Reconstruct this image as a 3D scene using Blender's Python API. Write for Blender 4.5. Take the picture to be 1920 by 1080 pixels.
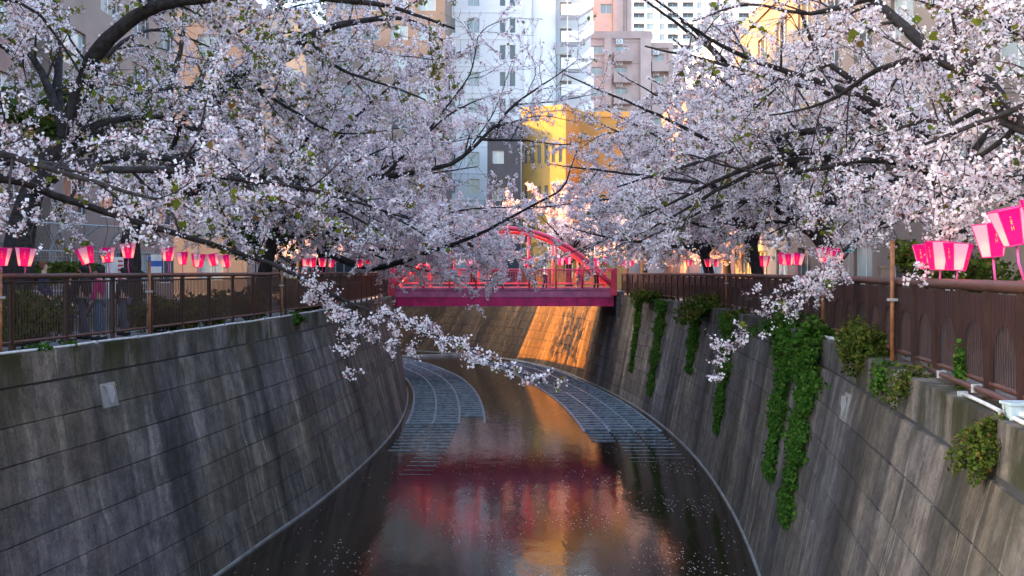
import bpy, math, random
import numpy as np
from mathutils import Vector, Matrix, Quaternion

for o in list(bpy.data.objects):
    bpy.data.objects.remove(o)
SC = bpy.context.scene
COL = SC.collection

# ------------------------------------------------------------------ camera, sky, sun, exposure
F = 1900.0            # focal length in photo pixels (1920 wide)
EYE = 1.35            # eye height above the top of the canal coping
HOR = 508.0           # photo row of the horizon
cam_d = bpy.data.cameras.new('camera')
cam = bpy.data.objects.new('camera', cam_d)
COL.objects.link(cam)
cam.location = (0, 0, EYE)
cam.rotation_euler = (math.radians(90), 0, 0)
cam_d.sensor_width = 36.0
cam_d.lens = 36.0 * F / 1920.0
cam_d.shift_y = -(540 - HOR) / 1920.0
cam_d.clip_start = 0.1
cam_d.clip_end = 3000
SC.camera = cam

SUN_EL = math.radians(21)
SUN_FROM = Vector((-1.0, -0.06, 0)).normalized() * math.cos(SUN_EL) + Vector((0, 0, math.sin(SUN_EL)))
world = bpy.data.worlds.new('World')
SC.world = world
world.use_nodes = True
wn = world.node_tree.nodes
sky = wn.new('ShaderNodeTexSky')
sky.sky_type = 'NISHITA'
sky.sun_disc = False
sky.sun_elevation = SUN_EL
sky.sun_rotation = math.atan2(SUN_FROM.x, SUN_FROM.y)
sky.air_density = 1.0
sky.dust_density = 3.0
bg = wn['Background']
bg.inputs[1].default_value = 0.15
world.node_tree.links.new(sky.outputs[0], bg.inputs[0])

sun_d = bpy.data.lights.new('sun', 'SUN')
sun_d.energy = 4.0
sun_d.angle = math.radians(0.5)
sun_d.color = (1.0, 0.36, 0.01)
sun = bpy.data.objects.new('sun', sun_d)
COL.objects.link(sun)
sun.rotation_euler = (-SUN_FROM).to_track_quat('-Z', 'Y').to_euler()
sun.location = (-40, -10, 40)

SC.view_settings.view_transform = 'Standard'
SC.view_settings.look = 'None'
SC.view_settings.exposure = 2.85
SC.view_settings.gamma = 1.0
SC.view_settings.use_curve_mapping = False
SC.render.engine = 'CYCLES'
SC.cycles.max_bounces = 8
SC.cycles.transparent_max_bounces = 8

# ------------------------------------------------------------------ helpers
def P(px, py, d):
    """photo pixel + distance -> world point"""
    return Vector(((px - 960) / F * d, d, EYE - (py - HOR) / F * d))

def tag(o, label=None, cat=None, group=None, kind=None):
    if label: o['label'] = label
    if cat: o['category'] = cat
    if group: o['group'] = group
    if kind: o['kind'] = kind
    return o

def empty(name, loc=(0, 0, 0), rz=0.0):
    o = bpy.data.objects.new(name, None)
    COL.objects.link(o)
    o.empty_display_size = 0.1
    o.location = loc
    o.rotation_euler = (0, 0, rz)
    return o

def basis(o):
    return Matrix.LocRotScale(o.location, o.rotation_euler, o.scale)

def attach(o, root, keep=True):
    """parent; keep=True keeps the child's world placement"""
    o.parent = root
    if keep:
        m = basis(root)
        if root.parent:
            m = basis(root.parent) @ root.matrix_parent_inverse @ m if False else full(root)
        o.matrix_parent_inverse = m.inverted()
    return o

def full(o):
    m = basis(o)
    if o.parent:
        return full(o.parent) @ o.matrix_parent_inverse @ m
    return m

def link_mesh(name, me, parent=None, keep=True, loc=None, rot=None):
    o = bpy.data.objects.new(name, me)
    COL.objects.link(o)
    if loc is not None: o.location = loc
    if rot is not None: o.rotation_euler = rot
    if parent: attach(o, parent, keep)
    return o

class MB:
    def __init__(self):
        self.v = []; self.f = []
    def poly(self, pts):
        n = len(self.v)
        self.v += [tuple(p) for p in pts]
        self.f.append(tuple(range(n, n + len(pts))))
    def hexa(self, b, t):
        """b, t: 4 bottom and 4 top points, same order (counter-clockwise seen from above)"""
        n = len(self.v)
        self.v += [tuple(p) for p in b] + [tuple(p) for p in t]
        for q in ((3, 2, 1, 0), (4, 5, 6, 7), (0, 1, 5, 4), (1, 2, 6, 5), (2, 3, 7, 6), (3, 0, 4, 7)):
            self.f.append(tuple(n + i for i in q))
    def box(self, x0, x1, y0, y1, z0, z1):
        self.hexa([(x0, y0, z0), (x1, y0, z0), (x1, y1, z0), (x0, y1, z0)],
                  [(x0, y0, z1), (x1, y0, z1), (x1, y1, z1), (x0, y1, z1)])
    def tube(self, pts, rad, k=8, cap=True):
        pts = [Vector(p) for p in pts]
        if not hasattr(rad, '__len__'): rad = [rad] * len(pts)
        n0 = len(self.v)
        t = (pts[1] - pts[0]).normalized()
        u = t.orthogonal().normalized()
        for i, p in enumerate(pts):
            a = pts[max(i - 1, 0)]; b = pts[min(i + 1, len(pts) - 1)]
            t = (b - a).normalized()
            u = (u - t * u.dot(t))
            u = u.normalized() if u.length > 1e-6 else t.orthogonal().normalized()
            w = t.cross(u)
            for j in range(k):
                an = 2 * math.pi * j / k
                self.v.append(tuple(p + (u * math.cos(an) + w * math.sin(an)) * rad[i]))
        for i in range(len(pts) - 1):
            for j in range(k):
                a = n0 + i * k + j; b = n0 + i * k + (j + 1) % k
                self.f.append((a, b, b + k, a + k))
        if cap:
            self.f.append(tuple(n0 + k - 1 - j for j in range(k)))
            e = n0 + (len(pts) - 1) * k
            self.f.append(tuple(e + j for j in range(k)))
    def prism(self, outline, axis_vec):
        """outline: 3D planar loop, extruded along axis_vec"""
        n = len(outline); a = len(self.v)
        ax = Vector(axis_vec)
        self.v += [tuple(p) for p in outline] + [tuple(Vector(p) + ax) for p in outline]
        self.f.append(tuple(range(a, a + n))[::-1])
        self.f.append(tuple(range(a + n, a + 2 * n)))
        for i in range(n):
            j = (i + 1) % n
            self.f.append((a + i, a + j, a + n + j, a + n + i))
    def mesh(self, name, mat, smooth=False, fix=True):
        me = bpy.data.meshes.new(name)
        me.from_pydata(self.v, [], self.f)
        if fix:
            import bmesh
            bm = bmesh.new(); bm.from_mesh(me)
            bmesh.ops.recalc_face_normals(bm, faces=bm.faces)
            bm.to_mesh(me); bm.free()
        if mat: me.materials.append(mat)
        if smooth:
            me.polygons.foreach_set('use_smooth', [True] * len(me.polygons))
        return me
    def build(self, name, mat, parent=None, keep=True, smooth=False, fix=True):
        return link_mesh(name, self.mesh(name, mat, smooth, fix), parent, keep)

def np_mesh(name, verts, faces, mat, tint=None, smooth=False):
    """verts (n,3), faces (m,k) numpy -> mesh, fast"""
    me = bpy.data.meshes.new(name)
    verts = np.ascontiguousarray(verts, dtype=np.float32)
    faces = np.ascontiguousarray(faces, dtype=np.int32)
    m, k = faces.shape
    me.vertices.add(len(verts)); me.vertices.foreach_set('co', verts.ravel())
    me.loops.add(m * k); me.loops.foreach_set('vertex_index', faces.ravel())
    me.polygons.add(m)
    me.polygons.foreach_set('loop_start', np.arange(0, m * k, k, dtype=np.int32))
    if tint is not None:
        at = me.attributes.new('tint', 'FLOAT', 'FACE')
        at.data.foreach_set('value', np.ascontiguousarray(tint, dtype=np.float32))
    me.update(calc_edges=True)
    if smooth:
        me.polygons.foreach_set('use_smooth', np.ones(m, dtype=bool))
    if mat: me.materials.append(mat)
    return me

def catmull(pts, step):
    """smooth polyline through pts, resampled at about step; pts are tuples of any length"""
    p = np.array(pts, dtype=float)
    if len(p) == 2:
        n = max(2, int(np.linalg.norm(p[1, :3] - p[0, :3]) / step) + 1)
        return np.linspace(p[0], p[1], n)
    p = np.vstack([2 * p[0] - p[1], p, 2 * p[-1] - p[-2]])
    out = []
    for i in range(1, len(p) - 2):
        n = max(1, int(np.linalg.norm(p[i + 1, :3] - p[i, :3]) / step))
        t = np.linspace(0, 1, n, endpoint=False)[:, None]
        a, b, c, d = p[i - 1], p[i], p[i + 1], p[i + 2]
        out.append(0.5 * (2 * b + (c - a) * t + (2 * a - 5 * b + 4 * c - d) * t ** 2 + (3 * b - a - 3 * c + d) * t ** 3))
    out.append(p[-2][None])
    return np.vstack(out)

# ------------------------------------------------------------------ materials
class NT:
    def __init__(self, name):
        self.m = bpy.data.materials.new(name); self.m.use_nodes = True
        self.t = self.m.node_tree; self.n = self.t.nodes; self.l = self.t.links
        self.b = self.n['Principled BSDF']
    def new(self, t, **kw):
        n = self.n.new('ShaderNode' + t)
        for k, v in kw.items(): setattr(n, k, v)
        return n
    def link(self, a, b): self.l.new(a, b)
    def pos(self, scale=(1, 1, 1), obj=False):
        if obj: s = self.new('TexCoord').outputs['Object']
        else: s = self.new('NewGeometry').outputs['Position']
        mp = self.new('Mapping'); mp.inputs['Scale'].default_value = scale
        self.link(s, mp.inputs[0]); return mp.outputs[0]
    def noise(self, co, scale, detail=4, rough=0.55):
        n = self.new('TexNoise'); n.inputs['Scale'].default_value = scale
        n.inputs['Detail'].default_value = detail; n.inputs['Roughness'].default_value = rough
        self.link(co, n.inputs['Vector']); return n.outputs[0]
    def ramp(self, fac, stops):
        r = self.new('ValToRGB'); e = r.color_ramp.elements
        while len(e) < len(stops): e.new(0.5)
        for x, (p, c) in zip(e, stops):
            x.position = p; x.color = (c[0], c[1], c[2], 1) if hasattr(c, '__len__') else (c, c, c, 1)
        self.link(fac, r.inputs[0]); return r.outputs[0]
    def mix(self, fac, a, b, mode='MIX'):
        m = self.new('MixRGB', blend_type=mode)
        for i, x in ((0, fac), (1, a), (2, b)):
            if hasattr(x, 'is_linked'): self.link(x, m.inputs[i])
            elif hasattr(x, '__len__'): m.inputs[i].default_value = (x[0], x[1], x[2], 1)
            elif i: m.inputs[i].default_value = (x, x, x, 1)
            else: m.inputs[i].default_value = x
        return m.outputs[0]
    def bump(self, h, strength=0.3, dist=0.02):
        b = self.new('Bump'); b.inputs['Strength'].default_value = strength
        b.inputs['Distance'].default_value = dist
        self.link(h, b.inputs['Height']); self.link(b.outputs[0], self.b.inputs['Normal'])
    def set(self, color=None, rough=None, metal=None, spec=None):
        for k, x in (('Base Color', color), ('Roughness', rough), ('Metallic', metal), ('Specular IOR Level', spec)):
            if x is None: continue
            i = self.b.inputs[k]
            if hasattr(x, 'is_linked'): self.link(x, i)
            elif hasattr(x, '__len__'): i.default_value = (x[0], x[1], x[2], 1)
            else: i.default_value = x
        return self.m

def simple(name, c, rough=0.6, metal=0.0, var=0.25, scale=3.0, bump=0.0, spec=None, obj=False):
    t = NT(name)
    co = t.pos(obj=obj)
    n = t.noise(co, scale)
    lo = tuple(x * (1 - var) for x in c); hi = tuple(min(1, x * (1 + var)) for x in c)
    t.set(t.ramp(n, [(0.3, lo), (0.7, hi)]), rough, metal, spec)
    if bump: t.bump(t.noise(co, scale * 12), bump, 0.01)
    return t.m

def m_concrete(name, moss=0.0, tone=1.0, tint=(1.05, 1.0, 0.93)):
    t = NT(name)
    co = t.pos()
    dom = t.new('NewGeometry').outputs['Position']
    # run-off streaks down the face, sideways warped a little so that they are not ruled lines
    wob = t.new('TexNoise'); wob.inputs['Scale'].default_value = 0.9; t.link(dom, wob.inputs['Vector'])
    ad = t.new('VectorMath', operation='MULTIPLY_ADD'); t.link(wob.outputs[1], ad.inputs[0]); ad.inputs[1].default_value = (0, 0.45, 0.6); t.link(dom, ad.inputs[2])
    def streak(sy, sz, det, ro):
        mp = t.new('Mapping'); mp.inputs['Scale'].default_value = (0.0, sy, sz); t.link(ad.outputs[0], mp.inputs[0])
        return t.noise(mp.outputs[0], 1.0, det, ro)
    broad = t.ramp(streak(0.55, 0.05, 3, 0.5), [(0.38, 0.62), (0.60, 1.4)])
    base = t.ramp(streak(1.9, 0.15, 4, 0.55), [(0.30, (0.042 * tone, 0.040 * tone, 0.042 * tone)), (0.5, (0.080 * tone, 0.077 * tone, 0.077 * tone)), (0.62, (0.115 * tone, 0.108 * tone, 0.102 * tone)), (0.72, (0.22 * tone, 0.22 * tone, 0.205 * tone))])
    c = t.mix(1.0, base, broad, 'MULTIPLY')
    fine = t.ramp(streak(11.0, 0.30, 5, 0.7), [(0.40, 0.45), (0.58, 1.2)])
    c = t.mix(0.3, c, fine, 'MULTIPLY')
    pale = t.ramp(streak(4.5, 0.16, 6, 0.75), [(0.56, 0.0), (0.64, 1.0)])
    pm = t.ramp(t.noise(co, 0.35, 3), [(0.44, 0.0), (0.60, 0.8)])
    c = t.mix(t.mix(1.0, pale, pm, 'MULTIPLY'), c, (0.30, 0.305, 0.285))
    gr = t.ramp(t.noise(co, 3.0, 8, 0.75), [(0.3, 0.45), (0.7, 1.35)])
    c = t.mix(0.9, c, gr, 'MULTIPLY')
    sp = t.ramp(t.noise(co, 22.0, 4, 0.7), [(0.35, 0.6), (0.6, 1.1)])
    c = t.mix(0.6, c, sp, 'MULTIPLY')
    lg = t.ramp(t.noise(co, 0.22, 3), [(0.38, (0.95, 0.98, 1.06)), (0.62, (1.06, 1.0, 0.84))])
    c = t.mix(0.9, c, lg, 'MULTIPLY')
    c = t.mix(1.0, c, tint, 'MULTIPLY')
    rd = t.new('ObjectInfo').outputs['Random']
    c = t.mix(1.0, c, t.ramp(rd, [(0.0, 0.78), (1.0, 1.2)]), 'MULTIPLY')
    sc = t.ramp(t.noise(co, 1.1, 8, 0.7), [(0.40, 0.0), (0.47, 1.0), (0.50, 0.0)])
    c = t.mix(t.mix(1.0, sc, 0.35, 'MULTIPLY'), c, (0.02, 0.02, 0.018))
    if moss:
        # moss hangs from the top edge in patches
        sep = t.new('SeparateXYZ'); t.link(t.new('NewGeometry').outputs['Position'], sep.inputs[0])
        mr = t.new('MapRange'); mr.inputs[1].default_value = -1.9; mr.inputs[2].default_value = -0.1
        t.link(sep.outputs[2], mr.inputs[0])
        mm = t.new('Math', operation='MULTIPLY'); t.link(mr.outputs[0], mm.inputs[0])
        t.link(t.ramp(t.noise(t.pos((0.9, 0.9, 0.35)), 1.0, 6, 0.65), [(0.47, 0.0), (0.58, 1.0)]), mm.inputs[1])
        mm2 = t.new('Math', operation='MULTIPLY'); t.link(mm.outputs[0], mm2.inputs[0]); mm2.inputs[1].default_value = moss
        c = t.mix(mm2.outputs[0], c, (0.026, 0.027, 0.008))
    t.set(c, 0.85, spec=0.25)
    t.bump(t.noise(co, 30, 5), 0.25, 0.01)
    return t.m

M = {}
M['wall'] = m_concrete('wall_concrete', 0.9, 1.4)
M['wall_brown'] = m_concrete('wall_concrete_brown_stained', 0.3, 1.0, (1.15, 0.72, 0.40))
M['wall_warm'] = m_concrete('wall_concrete_warm', 0.7, 1.3, (1.10, 1.0, 0.92))
M['coping'] = m_concrete('coping_concrete', 1.0, 1.35)
M['mortar'] = simple('mortar', (0.03, 0.03, 0.03), 0.95)
M['footing'] = simple('footing_concrete', (0.20, 0.20, 0.19), 0.6, var=0.4, scale=2)
M['pale'] = simple('pale_conduit', (0.55, 0.57, 0.58), 0.45, var=0.2, scale=6)
M['asphalt'] = simple('asphalt', (0.06, 0.06, 0.062), 0.85, var=0.3, scale=5, bump=0.2)
M['paving'] = simple('paving', (0.17, 0.165, 0.16), 0.8, var=0.3, scale=2, bump=0.2)
M['fence'] = simple('fence_brown_paint', (0.034, 0.014, 0.011), 0.45, var=0.35, scale=4)
M['fence_plate'] = simple('fence_plate_brown', (0.036, 0.014, 0.011), 0.5, var=0.4, scale=3)
def m_ribbed():
    t = NT('fence_sheet_ribbed'); co = t.pos()
    n = t.noise(t.pos((1, 3, 0.3)), 2.0, 5, 0.65)
    t.set(t.ramp(n, [(0.3, (0.022, 0.008, 0.007)), (0.7, (0.045, 0.017, 0.014))]), 0.5)
    w = t.new('TexWave'); w.bands_direction = 'Y'; w.inputs['Scale'].default_value = 3.6; t.link(co, w.inputs['Vector'])
    t.bump(w.outputs[1], 0.6, 0.02)
    return t.m
M['fence_plate'] = m_ribbed()
M['rail'] = simple('rail_brown', (0.085, 0.038, 0.028), 0.4, var=0.25, scale=5)
M['rust'] = simple('rusty_pole', (0.26, 0.105, 0.045), 0.6, var=0.4, scale=8)
def m_bark(name, c0, c1):
    t = NT(name); co = t.pos()
    n = t.noise(t.pos((6, 6, 6)), 1.5, 6, 0.7)
    t.set(t.ramp(n, [(0.35, c0), (0.7, c1)]), 0.85, spec=0.25)
    t.bump(t.noise(t.pos((9, 9, 14)), 1.0, 5), 0.7, 0.03)
    return t.m
M['bark'] = m_bark('cherry_bark', (0.010, 0.008, 0.008), (0.05, 0.042, 0.040))
M['twig'] = m_bark('twig_bark', (0.025, 0.019, 0.018), (0.06, 0.048, 0.046))

def m_petal(name, stops, trans=0.42):
    t = NT(name)
    a = t.new('Attribute'); a.attribute_name = 'tint'
    c = t.ramp(a.outputs['Fac'], stops)
    t.n.remove(t.b)
    d = t.new('BsdfDiffuse'); tr = t.new('BsdfTranslucent'); mx = t.new('MixShader')
    mx.inputs[0].default_value = trans
    t.link(c, d.inputs[0]); t.link(c, tr.inputs[0])
    t.link(d.outputs[0], mx.inputs[1]); t.link(tr.outputs[0], mx.inputs[2])
    t.link(mx.outputs[0], t.n['Material Output'].inputs[0])
    return t.m
M['blossom'] = m_petal('cherry_blossom', [(0.0, (0.96, 0.93, 0.94)), (0.45, (0.93, 0.86, 0.88)), (0.74, (0.86, 0.71, 0.74)), (0.86, (0.52, 0.30, 0.32)), (1.0, (0.25, 0.13, 0.11))])
M['young'] = m_petal('young_leaf', [(0.0, (0.20, 0.24, 0.03)), (0.6, (0.13, 0.17, 0.02)), (1.0, (0.20, 0.10, 0.03))], 0.45)
M['ivy'] = m_petal('ivy_leaf', [(0.0, (0.025, 0.075, 0.012)), (0.5, (0.045, 0.12, 0.018)), (1.0, (0.10, 0.17, 0.03))], 0.25)
M['bush'] = m_petal('bush_leaf', [(0.0, (0.03, 0.06, 0.012)), (0.5, (0.075, 0.11, 0.02)), (0.8, (0.13, 0.15, 0.03)), (1.0, (0.16, 0.08, 0.035))], 0.3)

def m_water():
    t = NT('water')
    co = t.pos((1.0, 0.45, 1.0))
    n = t.noise(co, 2.2, 3, 0.5)
    n2 = t.noise(t.pos(), 14, 2, 0.5)
    add = t.new('Math', operation='MULTIPLY_ADD'); t.link(n2, add.inputs[0]); add.inputs[1].default_value = 0.22
    t.link(n, add.inputs[2])
    t.set((0.020, 0.014, 0.009), 0.035, spec=0.6)
    t.b.inputs['IOR'].default_value = 1.33
    t.bump(add.outputs[0], 0.15, 0.05)
    return t.m
M['water'] = m_water()
M['slat'] = simple('wet_slat_concrete_sky_tint', (0.20, 0.25, 0.30), 0.3, var=0.6, scale=5, bump=0.3)  # sky reflected on the wet slats is put into this blue grey
M['pink'] = simple('bridge_pink_paint', (0.78, 0.06, 0.12), 0.4, var=0.25, scale=2)
M['mauve'] = simple('bridge_fascia_mauve', (0.48, 0.12, 0.235), 0.5, var=0.3, scale=2)
M['magenta'] = simple('bridge_girder_magenta', (0.50, 0.015, 0.12), 0.5, var=0.35, scale=2)
def m_glass(name, c, rough=0.08):
    t = NT(name); t.set(c, rough, spec=0.8); return t.m
M['glass'] = m_glass('window_glass', (0.05, 0.065, 0.075))
M['glass_pale'] = m_glass('curtained_glass', (0.30, 0.36, 0.36), 0.12)
M['frame'] = simple('window_frame', (0.6, 0.6, 0.6), 0.5, var=0.1)
M['white'] = simple('white_render', (0.78, 0.79, 0.80), 0.7, var=0.05, scale=0.3)
M['white2'] = simple('white_tower_tile', (0.72, 0.72, 0.74), 0.7, var=0.05, scale=0.3)
M['brown'] = simple('brown_tile', (0.58, 0.43, 0.385), 0.75, var=0.10, scale=0.8)
M['brown2'] = simple('brown_trim', (0.51, 0.375, 0.335), 0.75, var=0.10, scale=0.8)
M['ochre'] = simple('ochre_render', (0.31, 0.205, 0.055), 0.8, var=0.10, scale=0.6)
M['slate'] = simple('slate_cladding', (0.022, 0.036, 0.055), 0.7, var=0.2, scale=0.7)
M['beige'] = simple('beige_render', (0.20, 0.155, 0.13), 0.8, var=0.15, scale=0.5)
M['pinkbrick'] = simple('pink_brick', (0.24, 0.15, 0.125), 0.85, var=0.2, scale=1.5)
M['cream'] = simple('cream_render', (0.30, 0.24, 0.185), 0.8, var=0.12, scale=0.5)
M['terracotta'] = simple('terracotta', (0.42, 0.24, 0.20), 0.8, var=0.2, scale=1)
M['dark'] = simple('dark_recess', (0.02, 0.02, 0.022), 0.8)
M['metal'] = simple('grey_metal', (0.42, 0.44, 0.46), 0.45, 0.2, var=0.15)
M['roof'] = simple('roof_grey', (0.2, 0.2, 0.2), 0.9)
M['teal'] = simple('teal_sheet', (0.01, 0.28, 0.28), 0.5)

# ------------------------------------------------------------------ canal curves
COP = 0.0             # top of the coping
BANK = -0.2           # walkway level behind it
WATER = EYE - 6.5
L_TOP = [(-13.0, -14), (-11.0, 2), (-9.1, 10), (-8.45, 14), (-7.9, 17.5), (-7.4, 21), (-7.05, 24.5), (-6.7, 28.8), (-6.35, 36), (-6.15, 43), (-6.25, 50), (-6.75, 57), (-8.6, 64), (-11.5, 71.5), (-17, 77), (-32, 82)]
L_BAS = [(-11.7, -14), (-9.7, 2), (-8.3, 10), (-7.6, 14), (-7.0, 17.5), (-6.4, 21), (-5.95, 24.5), (-5.4, 28.8), (-4.9, 36), (-4.82, 43), (-5.2, 50), (-6.0, 57), (-7.5, 64), (-10.6, 72.3), (-16.5, 78.5), (-32, 83.5)]
R_TOP = [(-0.2, -14), (2.6, 0), (3.85, 6), (4.72, 10.5), (5.38, 14.5), (6.2, 20), (6.85, 27), (7.35, 35), (7.35, 43), (6.7, 51), (5.55, 59.5), (4.4, 68), (1.6, 75.5), (-2.7, 80.8), (-8.6, 85), (-16, 89), (-32, 94)]
R_BAS = [(-1.3, -14), (1.5, 0), (2.5, 6.2), (3.4, 10.7), (4.15, 14.7), (5.1, 20.2), (5.95, 27.2), (6.4, 35), (6.3, 43), (5.7, 51), (4.45, 59.5), (2.85, 67.3), (0.3, 73.8), (-3.5, 79), (-9.2, 83.2), (-16.4, 87.2), (-32, 92)]

class Bank:
    """matched top and base curves of one canal wall; s = arc length of the top curve"""
    def __init__(self, top, bas, side):
        tb = catmull([(a[0], a[1], 0, b[0], b[1]) for a, b in zip(top, bas)], 0.25)
        self.T = tb[:, :2]; self.B = tb[:, 3:5]; self.side = side
        self.s = np.concatenate([[0], np.cumsum(np.linalg.norm(np.diff(self.T, axis=0), axis=1))])
        self.L = self.s[-1]
    def top(self, s):
        return np.array([np.interp(s, self.s, self.T[:, 0]), np.interp(s, self.s, self.T[:, 1])])
    def base(self, s):
        return np.array([np.interp(s, self.s, self.B[:, 0]), np.interp(s, self.s, self.B[:, 1])])
    def tan(self, s):
        d = self.top(s + 0.3) - self.top(s - 0.3); return d / np.linalg.norm(d)
    def out(self, s):
        """horizontal unit vector away from the canal"""
        t = self.tan(s)
        return np.array([-t[1], t[0]]) if self.side < 0 else np.array([t[1], -t[0]])
    def off(self, s, o, z=0.0):
        p = self.top(s) + self.out(s) * o
        return Vector((p[0], p[1], z))
    def face(self, s, z, o=0.0):
        """point on the battered wall face; o = proud of it toward the canal"""
        t = (COP - z) / (COP - WATER)
        p = self.top(s) * (1 - t) + self.base(s) * t - self.out(s) * o
        return Vector((p[0], p[1], z))
    def s_at_y(self, y):
        return float(np.interp(y, self.T[:, 1], self.s))
    def s_at_px(self, px, o=0.3):
        ss = np.linspace(self.s_at_y(4), self.s_at_y(64), 1500)
        best = None
        for s in ss:
            p = self.top(s) + self.out(s) * o
            x = 960 + F * p[0] / p[1]
            e = abs(x - px)
            if best is None or e < best[0]: best = (e, s)
        return best[1]
LB = Bank(L_TOP, L_BAS, -1)
RB = Bank(R_TOP, R_BAS, 1)

# ------------------------------------------------------------------ ground, water
def bank_sheet(name, bank, far, mat, z, o0):
    mb = MB()
    ss = np.arange(0, bank.L, 1.0)
    n = len(ss)
    inner = [bank.off(s, o0, z) for s in ss]
    for a, b, sa, sb in zip(inner[:-1], inner[1:], ss[:-1], ss[1:]):
        mb.poly([a, b, far(b), far(a)])
    return mb.build(name, mat)
# left bank: outwards to x = -600; right bank: outwards fan
gl = bank_sheet('ground', LB, lambda p: Vector((-600, -300 + (p.y + 14) / 97 * 380, BANK)), M['asphalt'], BANK, 0.45)
tag(gl, kind='structure')
def far_r(p):
    a = (p.y + 14) / 108.0
    th = math.radians(-80 + a * 245)
    return Vector((80 + 700 * math.cos(th), 60 + 700 * math.sin(th), BANK))
gr = bank_sheet('ground', RB, far_r, M['asphalt'], BANK, 0.45)
tag(gr, kind='structure')
def strip(name, bank, o0, o1, z, mat, s0=0, s1=None):
    mb = MB(); ss = np.arange(s0, (s1 or bank.L), 0.8)
    for a, b in zip(ss[:-1], ss[1:]):
        mb.poly([bank.off(a, o0, z), bank.off(b, o0, z), bank.off(b, o1, z), bank.off(a, o1, z)])
    return mb.build(name, mat)
tag(strip('path', LB, 0.46, 4.2, BANK + 0.004, M['paving'], 0, LB.s_at_y(66)), kind='structure')
tag(strip('path', RB, 0.46, 4.2, BANK + 0.004, M['paving'], 0, RB.s_at_y(58)), kind='structure')

mb = MB()
ss = np.linspace(0, 1, 140)
for a, b in zip(ss[:-1], ss[1:]):
    la, lb_ = LB.base(a * LB.L) , LB.base(b * LB.L)
    ra, rb_ = RB.base(a * RB.L), RB.base(b * RB.L)
    la = la + LB.out(a * LB.L) * 0.6; lb_ = lb_ + LB.out(b * LB.L) * 0.6
    ra = ra + RB.out(a * RB.L) * 0.6; rb_ = rb_ + RB.out(b * RB.L) * 0.6
    mb.poly([(la[0], la[1], WATER), (ra[0], ra[1], WATER), (rb_[0], rb_[1], WATER), (lb_[0], lb_[1], WATER)])
water = mb.build('water', M['water'])
tag(water, kind='structure')

# ------------------------------------------------------------------ retaining walls
rng = random.Random(7)
def hexa_face(mb, bank, s0, s1, z0, z1, proud, depth):
    """block on the wall face"""
    j = lambda: proud + rng.uniform(-0.007, 0.007)
    b = [bank.face(s0, z0, j()), bank.face(s1, z0, j()), bank.face(s1, z0, -depth), bank.face(s0, z0, -depth)]
    t = [bank.face(s0, z1, j()), bank.face(s1, z1, j()), bank.face(s1, z1, -depth), bank.face(s0, z1, -depth)]
    mb.hexa(b, t)

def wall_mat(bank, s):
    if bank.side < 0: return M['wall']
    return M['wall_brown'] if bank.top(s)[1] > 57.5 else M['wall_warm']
def retaining_wall(bank, label, y_near, y_far):
    root = empty('retaining_wall', bank.off(bank.s_at_y(20), 0.1, WATER))
    tag(root, label, 'wall')
    # backing (the joints show it)
    mb = MB(); ss = np.arange(0, bank.L, 0.8)
    for a, b in zip(ss[:-1], ss[1:]):
        for z0, z1 in ((WATER - 0.6, -2.5), (-2.5, -0.3)):
            mb.poly([bank.face(a, z0, -0.03), bank.face(b, z0, -0.03), bank.face(b, z1, -0.03), bank.face(a, z1, -0.03)])
    mb.build('backing', M['mortar'], root)
    z_top, nc = -0.53, 8
    ch = (z_top - (WATER - 0.12)) / nc
    blocks = []
    for c in range(nc):
        z1 = z_top - c * ch; z0 = z1 - ch
        s = -0.65 * (c % 2)
        while s < bank.L - 1.3:
            ln = 1.3
            blocks.append((s, s + ln, z0, z1)); s += ln
    s_a, s_b = bank.s_at_y(y_near), bank.s_at_y(y_far)
    near = [b for b in blocks if s_a < b[0] < s_b]
    near.sort(key=lambda b: b[0])
    near_set = set(near[:300])
    rest = MB(); rest2 = MB()
    for b in blocks:
        s0, s1, z0, z1 = b
        j = rng.uniform(-0.006, 0.006)
        g = 0.004 if rng.random() < 0.6 else 0.008
        if s0 < 0: continue
        if b in near_set:
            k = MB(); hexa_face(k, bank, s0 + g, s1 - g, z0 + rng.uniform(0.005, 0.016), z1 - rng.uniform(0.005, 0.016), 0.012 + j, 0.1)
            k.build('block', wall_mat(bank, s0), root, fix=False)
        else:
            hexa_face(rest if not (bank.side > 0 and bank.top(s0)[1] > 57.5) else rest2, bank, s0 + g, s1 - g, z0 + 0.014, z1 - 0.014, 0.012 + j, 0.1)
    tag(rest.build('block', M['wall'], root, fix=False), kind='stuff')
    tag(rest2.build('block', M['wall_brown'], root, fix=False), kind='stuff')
    # coping stones with a shadow gap beneath
    s = 0.0
    while s < bank.L - 2.4:
        k = MB()
        n = 3
        for i in range(n):
            a = s + 0.006 + (2.4 - 0.012) * i / n; b = s + 0.006 + (2.4 - 0.012) * (i + 1) / n
            k.hexa([bank.off(a, -0.10, -0.50), bank.off(b, -0.10, -0.50), bank.off(b, 0.46, -0.50), bank.off(a, 0.46, -0.50)],
                   [bank.off(a, -0.06, 0.0), bank.off(b, -0.06, 0.0), bank.off(b, 0.46, 0.0), bank.off(a, 0.46, 0.0)])
        o = k.build('coping_stone', M['coping'], root, fix=True)
        s += 2.4
    # footing at the water line
    k = MB(); ss = np.arange(0, bank.L - 0.8, 0.6)
    for a, b in zip(ss[:-1], ss[1:]):
        pa, pb = bank.face(a, WATER, 0.0), bank.face(b, WATER, 0.0)
        qa, qb = bank.face(a, WATER, 0.06), bank.face(b, WATER, 0.06)
        up = Vector((0, 0, 0.05)); dn = Vector((0, 0, -0.3))
        k.poly([pa + up, pb + up, qb + up, qa + up]); k.poly([qa + up, qb + up, qb + dn, qa + dn])
    k.build('footing', M['footing'], root)
    return root
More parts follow.
